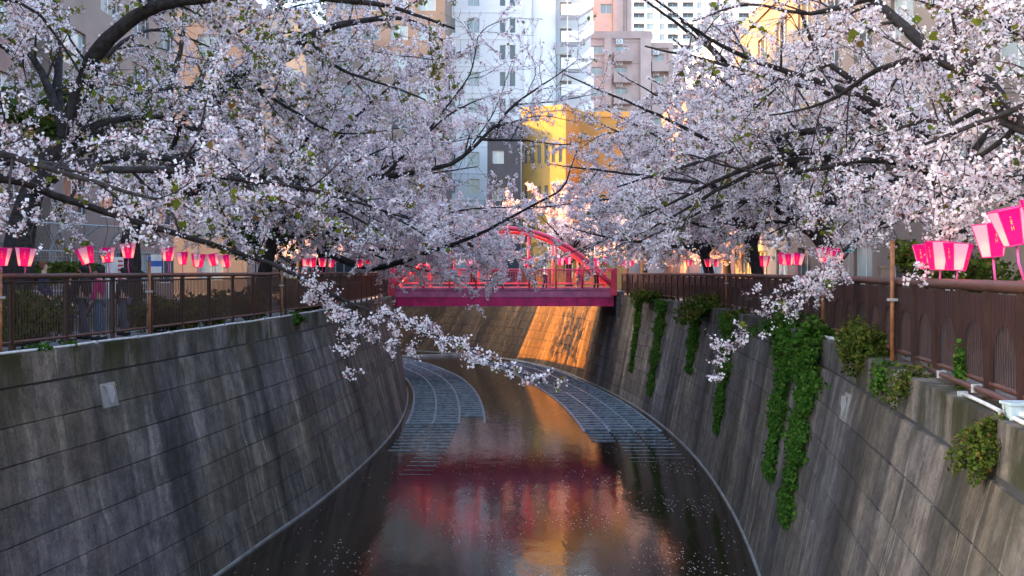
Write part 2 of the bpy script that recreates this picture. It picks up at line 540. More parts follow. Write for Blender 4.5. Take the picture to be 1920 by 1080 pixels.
wallL = retaining_wall(LB, 'grey streaked concrete block canal wall with mossy coping and no ivy', 9, 60)
wallR = retaining_wall(RB, 'grey concrete block canal wall hung with green ivy', 7, 60)

def outlet(bank, px, py, label):
    # weep-hole plate on the wall face
    best = None
    for s in np.linspace(bank.s_at_y(9), bank.s_at_y(40), 400):
        for z in np.linspace(-3.2, -0.7, 40):
            p = bank.face(s, z)
            e = abs(960 + F * p.x / p.y - px) + abs(HOR + F * (EYE - p.z) / p.y - py)
            if best is None or e < best[0]: best = (e, s, z)
    _, s, z = best
    root = empty('drain_outlet', bank.face(s, z - 0.25)); tag(root, label, 'drain outlet')
    k = MB(); hexa_face(k, bank, s - 0.25, s + 0.25, z - 0.22, z + 0.22, 0.030, 0.01); k.build('plate', M['footing'], root)
    k = MB(); c = bank.face(s, z + 0.03, 0.034); t_ = bank.tan(s); tv = Vector((t_[0], t_[1], 0))
    o = bank.out(s); nv = -Vector((o[0], o[1], 0))
    k.prism([c + tv * x + Vector((0, 0, y)) for x, y in ((-0.14, 0.14), (0.05, 0.14), (0.12, 0.0), (0.06, -0.17), (0.0, -0.19))], nv * 0.05); k.build('flap', M['metal'], root)
    for x, y in ((-0.2, 0.17), (0.2, 0.17), (-0.2, -0.17), (0.2, -0.17)):
        k = MB(); q = c + tv * x + Vector((0, 0, y - 0.03)); k.tube([q, q + nv * 0.015], 0.018, 6); k.build('bolt', M['rust'], root)
outlet(LB, 205, 742, 'pale square drain outlet plate on the mossy streaked canal wall')
outlet(RB, 1588, 762, 'small drain outlet plate on the ivy-hung canal wall below the shrubs')

# ------------------------------------------------------------------ riffle beds in the water
def riffle(bank, o_in, label, y0, y1, y_fade, skip=None):
    root = empty('riffle_bed', bank.face(bank.s_at_y(50), WATER, 1.5)); tag(root, label, 'riffle bed')
    s = bank.s_at_y(y0); s1 = bank.s_at_y(y1)
    lanes = 3; lw = o_in / lanes
    side = 1 if bank.side < 0 else -1
    r = random.Random(3)
    def pt(s, o, z):
        p = bank.base(s)
        # offset toward the canal, along the base curve's own normal
        d = bank.base(s + 0.4) - bank.base(s - 0.4); d = d / np.linalg.norm(d)
        nrm = np.array([d[1], -d[0]]) if bank.side < 0 else np.array([-d[1], d[0]])
        q = p + nrm * o
        return Vector((q[0], q[1], z))
    i = 0
    while s < s1:
        yy = float(bank.top(s)[1])
        drop = max(0.0, (y_fade - yy)) / (y_fade - y0 + 1e-6)
        for l in range(lanes):
            if skip and skip(l, yy): continue
            a = 0.35 + l * lw + 0.05; b = 0.35 + (l + 1) * lw - 0.05
            zt = WATER + 0.055 - 0.05 * drop + r.uniform(-0.008, 0.008)
            w = 0.42 if drop < 0.02 else 0.20
            k = MB()
            k.hexa([pt(s, a, zt - 0.2), pt(s, b, zt - 0.2), pt(s + w, b, zt - 0.2), pt(s + w, a, zt - 0.2)],
                   [pt(s, a, zt), pt(s, b, zt), pt(s + w, b, zt - 0.035), pt(s + w, a, zt - 0.035)])
            k.build('slat', M['slat'], root)
        s += 0.70; i += 1
    # long dividers between the lanes
    for l in range(lanes + 1):
        k = MB(); o = 0.35 + l * lw
        a = bank.s_at_y(y_fade)
        while a < s1:
            k.hexa([pt(a, o - 0.05, WATER - 0.2), pt(a, o + 0.05, WATER - 0.2), pt(a + 0.9, o + 0.05, WATER - 0.2), pt(a + 0.9, o - 0.05, WATER - 0.2)],
                   [pt(a, o - 0.05, WATER + 0.03), pt(a, o + 0.05, WATER + 0.03), pt(a + 0.9, o + 0.05, WATER + 0.03), pt(a + 0.9, o - 0.05, WATER + 0.03)])
            a += 0.98
        k.build('divider', M['slat'], root)
    return root
riffle(LB, 3.3, 'curved bed of sky-tinted blue grey concrete slats in the water beside the ivy-free wall', 31.8, 74, 43, lambda l, y: (l == 2 and y < 44.5) or (l == 0 and y < 36))
riffle(RB, 3.1, 'curved bed of sky-tinted blue grey concrete slats in the water below the ivy', 34.5, 74, 41, lambda l, y: y < 38.5 and l == 2)
k = MB()
a, b = Vector((-12.2, 75.2, 0)), Vector((-2.3, 77.6, 0))
dv = (b - a).normalized(); nv = Vector((-dv.y, dv.x, 0)) * 0.35
k.hexa([a + Vector((0, 0, WATER - .4)), b + Vector((0, 0, WATER - .4)), b + nv + Vector((0, 0, WATER - .4)), a + nv + Vector((0, 0, WATER - .4))],
       [a + Vector((0, 0, WATER + .16)), b + Vector((0, 0, WATER + .16)), b + nv + Vector((0, 0, WATER + .16)), a + nv + Vector((0, 0, WATER + .16))])
tag(k.build('weir_sill', M['footing']), 'pale concrete weir sill across the canal beyond the pink bridge', 'weir')

# fallen petals on the water
pr = np.random.default_rng(5)
N = 6000
yy = 21 + pr.random(N) ** 1.6 * 40
lx = np.interp(yy, LB.B[:, 1], LB.B[:, 0]); rx = np.interp(yy, RB.B[:, 1], RB.B[:, 0])
u = np.where(pr.random(N) < 0.55, 1 - pr.random(N) ** 1.6 * 0.55, pr.random(N))
xx = lx + 0.3 + (rx - lx - 0.6) * u
cl = np.sin(xx * 1.7 + yy * 0.9) + np.sin(yy * 1.3 - xx * 0.8) + pr.normal(0, 0.7, N)
kp = cl > 0.9
xx, yy = xx[kp], yy[kp]; N = len(xx)
sz = 0.008 + 0.011 * pr.random(N); an = pr.random(N) * 6.28
v = np.zeros((N, 4, 3)); 
for i in range(4):
    v[:, i, 0] = xx + sz * np.cos(an + i * 1.57); v[:, i, 1] = yy + sz * 1.5 * np.sin(an + i * 1.57); v[:, i, 2] = WATER + 0.006
fm = np_mesh('fallen_petals', v.reshape(-1, 3), np.arange(N * 4).reshape(N, 4), M['blossom'], pr.random(N) * 0.5)
tag(link_mesh('fallen_petals', fm), 'pale fallen petals floating on the dark canal water', 'petals', kind='stuff')

# ------------------------------------------------------------------ fences
FO = 0.30     # fence line, metres behind the coping edge
def fence(bank, y0, y1, pitch, zr, label, plates, rail_r):
    s0, s1 = bank.s_at_y(y0), bank.s_at_y(y1)
    root = empty('canal_fence', bank.off(s0, FO, COP)); tag(root, label, 'fence')
    ss = list(np.arange(s0, s1, 0.6)) + [s1]
    k = MB(); k.tube([bank.off(s, FO, zr) for s in ss], rail_r, 10); k.build('top_rail', M['rail'], root, smooth=True)
    k = MB(); k.tube([bank.off(s, FO, 0.16) for s in ss], 0.028 if not plates else 0.036, 8); k.build('bottom_rail', M['rail'], root, smooth=True)
    k = MB(); k.tube([bank.off(s, FO, zr - 0.1) for s in ss], 0.02, 6); k.build('upper_rail', M['fence'], root, smooth=True)
    # shared meshes
    k = MB(); k.box(-0.03, 0.03, -0.035, 0.035, -0.02, zr - rail_r - 0.02)
    k.box(-0.07, 0.07, -0.07, 0.07, 0.0, 0.02)
    k.box(-0.022, 0.022, -0.05, 0.05, zr - rail_r - 0.02, zr)
    if plates: k.box(-0.016, 0.016, 0.0352, 0.075, 0.06, zr - rail_r + 0.01)
    post = k.mesh('post', M['fence'])
    h = zr - 0.1
    k = MB()
    if plates: k.box(-0.014, 0.014, -0.006, 0.006, 0.16, h)
    else: k.box(-0.010, 0.010, -0.007, 0.007, 0.16, h)
    picket = k.mesh('picket', M['fence'])
    pos = []
    s = s0; n = 0
    while s <= s1:
        t = bank.tan(s)
        link_mesh('post', post, root, True, bank.off(s, FO, COP), (0, 0, math.atan2(t[1], t[0])))
        s += pitch
    s = s0; i = 0; stuff = MB()
    pp = 0.082
    while s < s1:
        m = (s - s0) % pitch
        if 0.045 < m < pitch - 0.045:
            t = bank.tan(s); a = math.atan2(t[1], t[0])
            if i < 300:
                link_mesh('picket', picket, root, True, bank.off(s, FO, 0), (0, 0, a)); i += 1
            else:
                o = bank.off(s, FO, 0); c, sn = math.cos(a), math.sin(a)
                vv = [(x * c - y * sn + o.x, x * sn + y * c + o.y) for x, y in ((-.014, -.006), (.014, -.006), (.014, .006), (-.014, .006))]
                stuff.hexa([(x, y, 0.16) for x, y in vv], [(x, y, h) for x, y in vv])
        s += pp
    tag(stuff.build('picket', M['fence'], root, fix=False), kind='stuff')
    if plates:
        # sheet behind the bars of each bay with an arched opening low down
        s = s0
        while s + pitch <= s1:
            a, b = s + 0.04, s + pitch - 0.04
            zt = zr - 0.08; za = 0.80; w = (b - a) * 0.36; mid = (a + b) / 2
            k = MB(); o = FO - 0.03
            arc = [(mid - w, 0.18)] + [(mid - w * math.cos(q), 0.42 + (za - 0.42) * math.sin(q)) for q in np.linspace(0, math.pi, 11)] + [(mid + w, 0.18)]
            # columns left and right, then strips above the arch
            def quad(p, q, r_, t_): k.poly([bank.off(x, o, z) for x, z in (p, q, r_, t_)])
            quad((a, 0.18), (mid - w, 0.18), (mid - w, zt), (a, zt))
            quad((mid + w, 0.18), (b, 0.18), (b, zt), (mid + w, zt))
            for p, q in zip(arc[1:-2], arc[2:-1]):
                quad(p, q, (q[0], zt), (p[0], zt))
            k.build('arch_sheet', M['fence_plate'], root, fix=False)
            s += pitch
    return root
fenceL = fence(LB, 6.0, 56.5, 1.57, 1.26, 'brown picket fence on the canal wall without ivy', False, 0.05)
fenceR = fence(RB, 3.0, 57.0, 1.13, 1.19, 'brown sheeted fence with arched openings above the ivy-hung canal wall', True, 0.065)

# taller rusty poles tied into the fences
def pole(bank, px, ztop, label, z0=-0.1):
    s = bank.s_at_px(px, FO - 0.10)
    p = bank.off(s, FO - 0.10, 0)
    k = MB(); k.tube([(p.x, p.y, COP), (p.x, p.y, ztop)], 0.036, 8)
    o = k.mesh('lantern_pole', M['rust'], smooth=True)
    root = empty('lantern_pole', (p.x, p.y, COP)); tag(root, label, 'pole')
    link_mesh('shaft', o, root)
    k = MB(); k.tube([(p.x, p.y, ztop), (p.x, p.y, ztop + 0.02)], 0.045, 8); k.build('cap', M['rust'], root)
    k = MB(); k.box(p.x - 0.06, p.x + 0.06, p.y - 0.06, p.y + 0.06, 0.9, 0.94); k.build('clamp', M['metal'], root)
pole(LB, 279, 1.55, 'orange brown rusty pole rising above the picket fence near the banner')
pole(LB, 528, 1.42, 'slim rusty pole on the picket fence beside the trailing green plant')
pole(LB, 0, 1.32, 'rusty brown pole on the picket fence nearest the grey mesh fence end')
pole(RB, 1673, 1.78, 'tall orange rusty pole by the square pillar on the sheeted fence')
pole(RB, 1543, 1.45, 'orange rusty pole on the sheeted fence above the thick ivy')
pole(RB, 1362, 1.5, 'slim rusty pole on the sheeted fence above the leafy ledge plants')

# pale conduits along the copings
def conduit(bank, y0, y1, o, z, r, label, mat):
    ss = np.arange(bank.s_at_y(y0), bank.s_at_y(y1), 0.5)
    root = empty('conduit', bank.off(ss[0], o, z - r)); tag(root, label, 'pipe')
    k = MB(); k.tube([bank.off(s, o, z + 0.006 * math.sin(s * 2.1)) for s in ss], r, 8); k.build('pipe', mat, root, smooth=True)
    for s in ss[::3]:
        k = MB(); a = bank.off(s, o, 0); t = bank.tan(s)
        k.box(a.x - 0.05, a.x + 0.05, a.y - 0.02, a.y + 0.02, z - r - 0.004, z + r + 0.006); k.build('saddle', M['metal'], root)
conduit(LB, 7, 38, 0.02, 0.030, 0.024, 'long white conduit pipe along the mossy coping below the picket fence', M['pale'])
conduit(RB, 5, 11.3, 0.05, 0.03, 0.022, 'white peeling conduit pipe along the coping beside the ferny shrubs', M['pale'])
conduit(RB, 18.3, 21.2, 0.05, 0.036, 0.03, 'short white pipe on the coping beside the thick ivy', M['pale'])
conduit(RB, 5, 13.0, 0.19, 0.09, 0.040, 'thick dull brown pipe at the foot of the sheeted fence', M['rail'])
# junction box
p = P(1897, 885, 6.9)
s = RB.s_at_y(9.2); q = RB.off(s, 0.10, 0.0)
root = empty('junction_box', q); tag(root, 'pale blue plastic junction box with pipe stub on the coping', 'junction box')
mb_blue = simple('pale_blue_plastic', (0.42, 0.55, 0.62), 0.4, var=0.15, scale=8)
k = MB(); k.hexa([(q.x - .08, q.y - .07, 0.002), (q.x + .08, q.y - .07, 0.002), (q.x + .08, q.y + .07, 0.002), (q.x - .08, q.y + .07, 0.002)],
                 [(q.x - .1, q.y - .09, 0.14), (q.x + .1, q.y - .09, 0.14), (q.x + .1, q.y + .09, 0.14), (q.x - .1, q.y + .09, 0.14)]); k.build('box', mb_blue, root)
k = MB(); k.box(q.x - .115, q.x + .115, q.y - .105, q.y + .105, 0.142, 0.165); k.build('lid', mb_blue, root)
k = MB(); k.tube([(q.x, q.y - .05, 0.06), (q.x + 0.02, q.y - .3, 0.06)], 0.03, 10); k.build('pipe_stub', M['pale'], root)

# ------------------------------------------------------------------ pink arch bridge
def bridge():
    y0, y1 = 56.0, 60.2
    xl, xr = -6.65, 5.62
    root = empty('arch_bridge', (0, 58, -0.55)); tag(root, 'pink steel arch footbridge across the canal', 'bridge')
    k = MB(); k.box(xl - 0.6, xr + 0.6, y0 + 0.14, y1 - 0.14, 0.02, 0.22); k.build('deck', M['paving'], root)
    for y in (y0, y1):
        d = 0.12
        k = MB(); k.box(xl, xr, y, y + d, -0.10, 0.36); k.box(xl, xr, y - 0.05, y + d + 0.05, 0.30, 0.42); k.build('fascia', M['mauve'], root)
        k = MB(); k.box(xl, xr, y + 0.03, y + d + 0.02, -0.56, -0.10); k.box(xl, xr, y - 0.08, y + d + 0.1, -0.60, -0.56)
        k.build('girder', M['magenta'], root)
    for i in range(7):
        x = xl + 1 + i * (xr - xl - 2) / 6
        k = MB(); k.box(x - 0.06, x + 0.06, y0 + 0.16, y1 - 0.02, -0.5, -0.002); k.build('cross_beam', M['magenta'], root)
    k = MB(); k.box(-0.012, 0.012, -0.05, 0.026, -0.555, -0.105); me = k.mesh('stiffener', M['magenta'])
    for i in range(14):
        link_mesh('stiffener', me, root, True, (xl + 0.3 + i * (xr - xl - 0.6) / 13, y0, 0))
    # railings
    for y in (y0 + 0.06, y1 + 0.06):
        for z, r in ((1.42, 0.05), (0.62, 0.028), (1.30, 0.02)):
            k = MB(); k.tube([(xl, y, z), (xr, y, z)], r, 8); k.build('handrail', M['pink'], root)
        x = xl + 0.12
        k = MB(); k.box(-0.010, 0.010, -0.012, 0.012, 0.62, 1.30); me = k.mesh('baluster', M['pink'])
        while x < xr:
            link_mesh('baluster', me, root, True, (x, y, 0)); x += 0.14
        k = MB(); k.box(-0.05, 0.05, -0.05, 0.05, 0.42, 1.42); me = k.mesh('rail_post', M['pink'])
        for i in range(8):
            link_mesh('rail_post', me, root, True, (xl + 0.05 + i * (xr - xl - 0.1) / 7, y + 0.002, 0))
    # arches
    cx = (xl + xr) / 2; hw = (xr - xl) / 2
    def arch(y, x): return Vector((cx + x * hw, y, 0.45 + 3.25 * (1 - abs(x) ** 2.15)))
    for y in (y0 - 0.10, y1 + 0.22):
        k = MB(); k.tube([arch(y, x) for x in np.linspace(-1, 1, 41)], 0.13, 12); k.build('arch', M['pink'], root, smooth=True)
        for x in (-0.72, -0.48, -0.24, 0, 0.24, 0.48, 0.72):
            p = arch(y, x); k = MB(); k.tube([(p.x, y, 0.4), (p.x, y, p.z)], 0.045, 8); k.build('hanger', M['pink'], root, smooth=True)
    for x in (-0.42, -0.14, 0.14, 0.42):
        p = arch(y0 - 0.10, x); q = arch(y1 + 0.22, x)
        k = MB(); k.tube([p, q], 0.07, 8); k.build('brace', M['pink'], root, smooth=True)
    for a, b in ((-0.42, -0.14), (-0.14, 0.14), (0.14, 0.42)):
        k = MB(); k.tube([arch(y0 - 0.1, a), arch(y1 + 0.22, b)], 0.05, 8); k.build('brace', M['pink'], root, smooth=True)
    # end struts
    for sx in (-1, 1):
        e = cx + sx * hw
        k = MB(); k.tube([(e, y0 - 0.1, 0.4), (e - sx * 1.3, y0 - 0.3, 1.65)], 0.10, 10); k.build('strut', M['pink'], root, smooth=True)
        k = MB(); k.box(e - 0.16, e + 0.16, y0 - 0.26, y0 - 0.02, 0.0, 1.5); k.build('end_post', M['pink'], root)
    # abutments
    for e, d in ((xl - 0.7, 0.55), (xr + 0.15, 0.55)):
        k = MB(); k.box(e, e + d, y0 - 0.1, y1 + 0.3, -1.3, -0.01); k.build('abutment', M['coping'], root)
    return root
bridge()

# ------------------------------------------------------------------ buildings
def facade(mb, O, U, Nrm, L, H, ucuts, zcuts, rev=0.22):
    """wall face with rectangular openings; ucuts, zcuts lists of (a, b). returns opening list"""
    us = sorted({0.0, L} | {x for c in ucuts for x in c}); zs = sorted({0.0, H} | {x for c in zcuts for x in c})
    pt = lambda u, z, d=0.0: (O + U * u + Vector((0, 0, z)) - Nrm * d)
    holes = []
    for a, b in zip(us[:-1], us[1:]):
        iw = any(abs(a - c[0]) < 1e-6 and abs(b - c[1]) < 1e-6 for c in ucuts)
        for z0, z1 in zip(zs[:-1], zs[1:]):
            ih = any(abs(z0 - c[0]) < 1e-6 and abs(z1 - c[1]) < 1e-6 for c in zcuts)
            if iw and ih:
                holes.append((a, b, z0, z1))
                for (p, q) in (((a, z0), (b, z0)), ((b, z0), (b, z1)), ((b, z1), (a, z1)), ((a, z1), (a, z0))):
                    mb.poly([pt(*p), pt(*q), pt(q[0], q[1], rev), pt(p[0], p[1], rev)])
            else:
                mb.poly([pt(a, z0), pt(b, z0), pt(b, z1), pt(a, z1)])
    return holes

WCACHE = {}
def window(root, O, U, Nrm, a, b, z0, z1, pane, rev=0.22, mull=1, sill=True):
    """framed window with pane, placed in an opening"""
    w, h = round(b - a, 2), round(z1 - z0, 2)
    key = (w, h, pane.name, mull)
    if key not in WCACHE:
        k = MB(); t = min(0.06, w * 0.08)
        k.box(0, w, -0.03, 0.03, 0, t); k.box(0, w, -0.03, 0.03, h - t, h)
        k.box(0, t, -0.028, 0.028, t, h - t); k.box(w - t, w, -0.028, 0.028, t, h - t)
        for i in range(mull):
            x = w * (i + 1) / (mull + 1); k.box(x - t / 2, x + t / 2, -0.026, 0.026, t, h - t)
        fm = k.mesh('window', M['frame'])
        k = MB(); k.box(t, w - t, -0.005, 0.005, t, h - t); gm = k.mesh('pane', pane)
        WCACHE[key] = (fm, gm)
    fm, gm = WCACHE[key]
    rz = math.atan2(U.y, U.x)
    f = link_mesh('window', fm, root, True, O + U * a + Vector((0, 0, z0)) - Nrm * (rev - 0.04), (0, 0, rz))
    g = link_mesh('pane', gm, f, False)
    return f

def block(name, label, cat, x0, x1, y0, y1, z0, H, mat, faces, rz=0.0, piv=None, roofmat=None, panes=None, parapet=0.0):
    """building block; faces: dict side -> (ucuts, zcuts); sides 'S' (towards -y), 'W' (-x), 'E' (+x)"""
    piv = Vector(piv or (x0, y0, 0))
    R = Matrix.Rotation(rz, 3, 'Z')
    def W(x, y): 
        v = R @ Vector((x - piv.x, y - piv.y, 0)); return Vector((v.x + piv.x, v.y + piv.y, z0))
    root = empty(name, W((x0 + x1) / 2, (y0 + y1) / 2)); tag(root, label, cat)
    mb = MB(); wins = []
    for sd, a, b in (('S', (x0, y0), (x1, y0)), ('E', (x1, y0), (x1, y1)), ('N', (x1, y1), (x0, y1)), ('W', (x0, y1), (x0, y0))):
        O = W(*a); E = W(*b); U = (E - O); L = U.length; U = U.normalized(); Nr = Vector((U.y, -U.x, 0))
        uc, zc = faces.get(sd, ([], []))
        for h in facade(mb, O, U, Nr, L, H, uc, zc):
            wins.append((O, U, Nr) + h)
    mb.build('wall', mat, root, fix=False)
    k = MB(); k.poly([W(x0, y0) + Vector((0, 0, H)), W(x1, y0) + Vector((0, 0, H)), W(x1, y1) + Vector((0, 0, H)), W(x0, y1) + Vector((0, 0, H))])
    k.build('roof', roofmat or M['roof'], root, fix=False)
    if parapet:
        k = MB(); e = 0.12
        for a, b, c, d in ((x0 - e, x1 + e, y0 - e, y0 + 0.15), (x0 - e, x1 + e, y1 - 0.15, y1 + e), (x0 - e, x0 + 0.15, y0 + 0.151, y1 - 0.151), (x1 - 0.15, x1 + e, y0 + 0.151, y1 - 0.151)):
            lo = [W(a, c), W(b, c), W(b, d), W(a, d)]
            k.hexa([v + Vector((0, 0, H - 0.25)) for v in lo], [v + Vector((0, 0, H + parapet)) for v in lo])
        k.build('parapet', mat, root)
    r = random.Random(len(wins) + int(x0 * 7))
    for O, U, Nr, a, b, za, zb in wins:
        pn = panes if panes else (M['glass_pale'] if r.random() < 0.4 else M['glass'])
        window(root, O, U, Nr, a, b, za, zb, pn)
    return root, W

def cuts(start, n, w, pitch): return [(start + i * pitch, start + i * pitch + w) for i in range(n)]
G = BANK
# pale block along the bank walk (its upper part shows through the crowns)
block('apartment_block', 'pinkish brick apartment block behind the mesh fence', 'building', -36, -19, 4, 40, G, 27.0, M['pinkbrick'],
      {'E': (cuts(1.5, 10, 2.0, 3.5), cuts(0.9, 8, 1.7, 3.2)), 'N': (cuts(1.5, 4, 1.8, 4), cuts(0.9, 8, 1.6, 3.2))}, parapet=0.6)
block('apartment_block', 'beige apartment block set behind the second cherry tree', 'building', -38, -18.5, 40.6, 55.4, G, 26.0, M['beige'],
      {'E': (cuts(1.2, 4, 2.2, 3.8), cuts(0.9, 8, 1.6, 3.1)), 'N': (cuts(1.5, 4, 1.8, 4), cuts(0.9, 8, 1.6, 3.1))}, parapet=0.6)
# balcony rails on the brick block
bl = empty('balcony_rack', (-18.9, 26, 5.0)); 
bpy.data.objects.remove(bl)
# beyond the bend
block('apartment_block', 'long cream apartment block beyond the bend of the canal', 'building', -60, -20.5, 101, 116, G, 27, M['cream'],
      {'S': (cuts(1.5, 10, 2.0, 3.9), cuts(0.9, 8, 1.6, 3.2)), 'E': (cuts(1.5, 3, 1.8, 4), cuts(0.9, 8, 1.6, 3.2))}, parapet=0.6)
block('office_tower', 'slim beige tower between the cream block and white building', 'building', -19.5, -7.0, 106, 118, G, 36, M['beige'],
      {'S': (cuts(1.0, 4, 1.8, 2.9), cuts(0.9, 11, 1.6, 3.1))}, parapet=0.5)

# slate building and ochre building
block('slate_building', 'dark slate clad building beside the ochre building', 'building', -2.4, 0.85, 98.6, 110, G, 15.8, M['slate'],
      {'S': ([(0.5, 1.6)], cuts(1.2, 4, 1.3, 3.6))}, parapet=0.25)
oroot, OW = block('ochre_building', 'ochre yellow building with rows of narrow slit windows', 'building', 0.95, 5.6, 100, 112, G, 17.4, M['ochre'],
      {'S': (cuts(0.22, 6, 0.36, 0.74), [(1.0, 2.6), (4.4, 6.0), (7.9, 9.9), (12.1, 13.9)])}, rz=math.radians(-24), piv=(0.95, 100, 0), parapet=0.25, panes=M['glass'])
block('ochre_annex', 'plain orange ochre annex joined to the slit-windowed building', 'building', 5.3, 11.7, 101.5, 112, G, 17.2, M['ochre'],
      {}, rz=0, parapet=0.3)

# white building with rounded bay and outside stair
def white_building():
    x0, x1, y0 = -9.0, 5.5, 118.0; H = 46
    root = empty('white_apartment_building', (0, 122, G)); tag(root, 'white rendered apartment building with rounded bay and outside stair', 'building')
    fl = 3.12
    # flat front, curving at its end
    pts = [(x0, y0), (1.0, y0)] + [(1.0 + 1.4 * math.sin(a), y0 + 1.4 * (1 - math.cos(a))) for a in np.linspace(0.15, math.pi / 2, 8)] + [(2.4, y0 + 3.0), (5.6, y0 + 3.0), (5.6, y0 + 14), (x0, y0 + 14)]
    mb = MB(); rows = [(1.2 + i * fl, 2.9 + i * fl) for i in range(14)]
    for i in range(len(pts)):
        a, b = pts[i], pts[(i + 1) % len(pts)]
        O = Vector((a[0], a[1], G)); E = Vector((b[0], b[1], G)); U = E - O; L = U.length; U.normalize(); Nr = Vector((U.y, -U.x, 0))
        if i == 0:
            for h in facade(mb, O, U, Nr, L, H, [(1.0, 2.4), (3.8, 5.2), (7.55, 8.25), (8.7, 9.4)], rows):
                window(root, O, U, Nr, *h, M['glass'] if h[0] > 6 else M['glass_pale'], mull=0 if h[0] > 6 else 1)
        else:
            facade(mb, O, U, Nr, L, H, [], [])
    mb.build('wall', M['white'], root, fix=False)
    # floor bands
    for i in range(14):
        k = MB(); z = G + 0.4 + i * fl
        k.box(x0, 1.0, y0 - 0.06, y0 - 0.003, z, z + 0.12); k.build('floor_band', M['white'], root)
    # drain pipes
    for x in (1.35, 2.6):
        k = MB(); k.tube([(x, y0 - 0.1 if x < 2 else y0 + 2.9, G), (x, y0 - 0.1 if x < 2 else y0 + 2.9, G + H)], 0.06, 8); k.build('drain_pipe', M['white2'], root)
    # curved bay (projecting cylinder)
    k = MB(); n = 20
    ring = [(3.6 + 1.6 * math.cos(a), y0 + 2.2 - 1.5 * math.sin(a)) for a in np.linspace(math.pi, 0, n)]
    for a, b in zip(ring[:-1], ring[1:]):
        k.poly([(a[0], a[1], G), (b[0], b[1], G), (b[0], b[1], G + H), (a[0], a[1], G + H)])
    k.build('round_bay', M['white'], root, smooth=True)
    # outside stair: level parapet and rising parapet per floor
    for i in range(14):
        z = G + 0.2 + i * fl
        st = empty('x'); bpy.data.objects.remove(st)
        k = MB(); k.box(5.7, 7.9, y0 - 0.2, y0 + 0.0, z - 0.1, z + 1.2); k.box(5.7, 7.9, y0 + 0.002, y0 + 2.4, z - 0.1, z + 0.08)
        land = k.build('stair_landing', M['white'], root)
        k = MB(); k.prism([(7.92, y0 - 0.2, z - 0.1), (9.5, y0 - 0.2, z + 0.9), (9.5, y0 - 0.2, z + 2.4), (9.25, y0 - 0.2, z + 2.45), (7.92, y0 - 0.2, z + 1.2)], (0, 0.2, 0))
        k.prism([(7.92, y0 + 0.002, z - 0.1), (9.5, y0 + 0.002, z + 0.9), (9.5, y0 + 0.002, z + 1.1), (7.92, y0 + 0.002, z + 0.1)], (0, 1.6, 0))
        k.build('stair_flight', M['white'], root)
        k = MB(); k.box(6.4, 6.5, y0 - 0.1, y0 + 0.0, z + 1.202, z + fl - 0.11); k.build('stair_post', M['white'], root)
        k = MB(); k.box(5.75, 7.1, y0 + 2.9, y0 + 2.96, z + 0.1, z + 2.2); k.build('door', M['beige'], root)
    k = MB(); k.box(5.6, 9.4, y0 + 3.0, y0 + 12, G, G + H); k.build('stair_core', M['white'], root)
    k = MB(); k.poly([(p[0], p[1], G + H) for p in pts]); k.build('roof', M['roof'], root)
white_building()

def ac_unit(root, x, y, z):
    k = MB(); k.box(x - 0.42, x + 0.42, y - 0.35, y, z, z + 0.68); u = k.build('ac_unit', M['white2'], root)
    k = MB(); k.tube([(x - 0.08, y - 0.352, z + 0.34), (x - 0.08, y - 0.36, z + 0.34)], 0.26, 14); f = k.build('fan_ring', M['roof'], u)
    k = MB(); k.tube([(x - 0.08, y - 0.361, z + 0.34), (x - 0.08, y - 0.366, z + 0.34)], 0.17, 12); k.build('fan_grille', M['white2'], u)

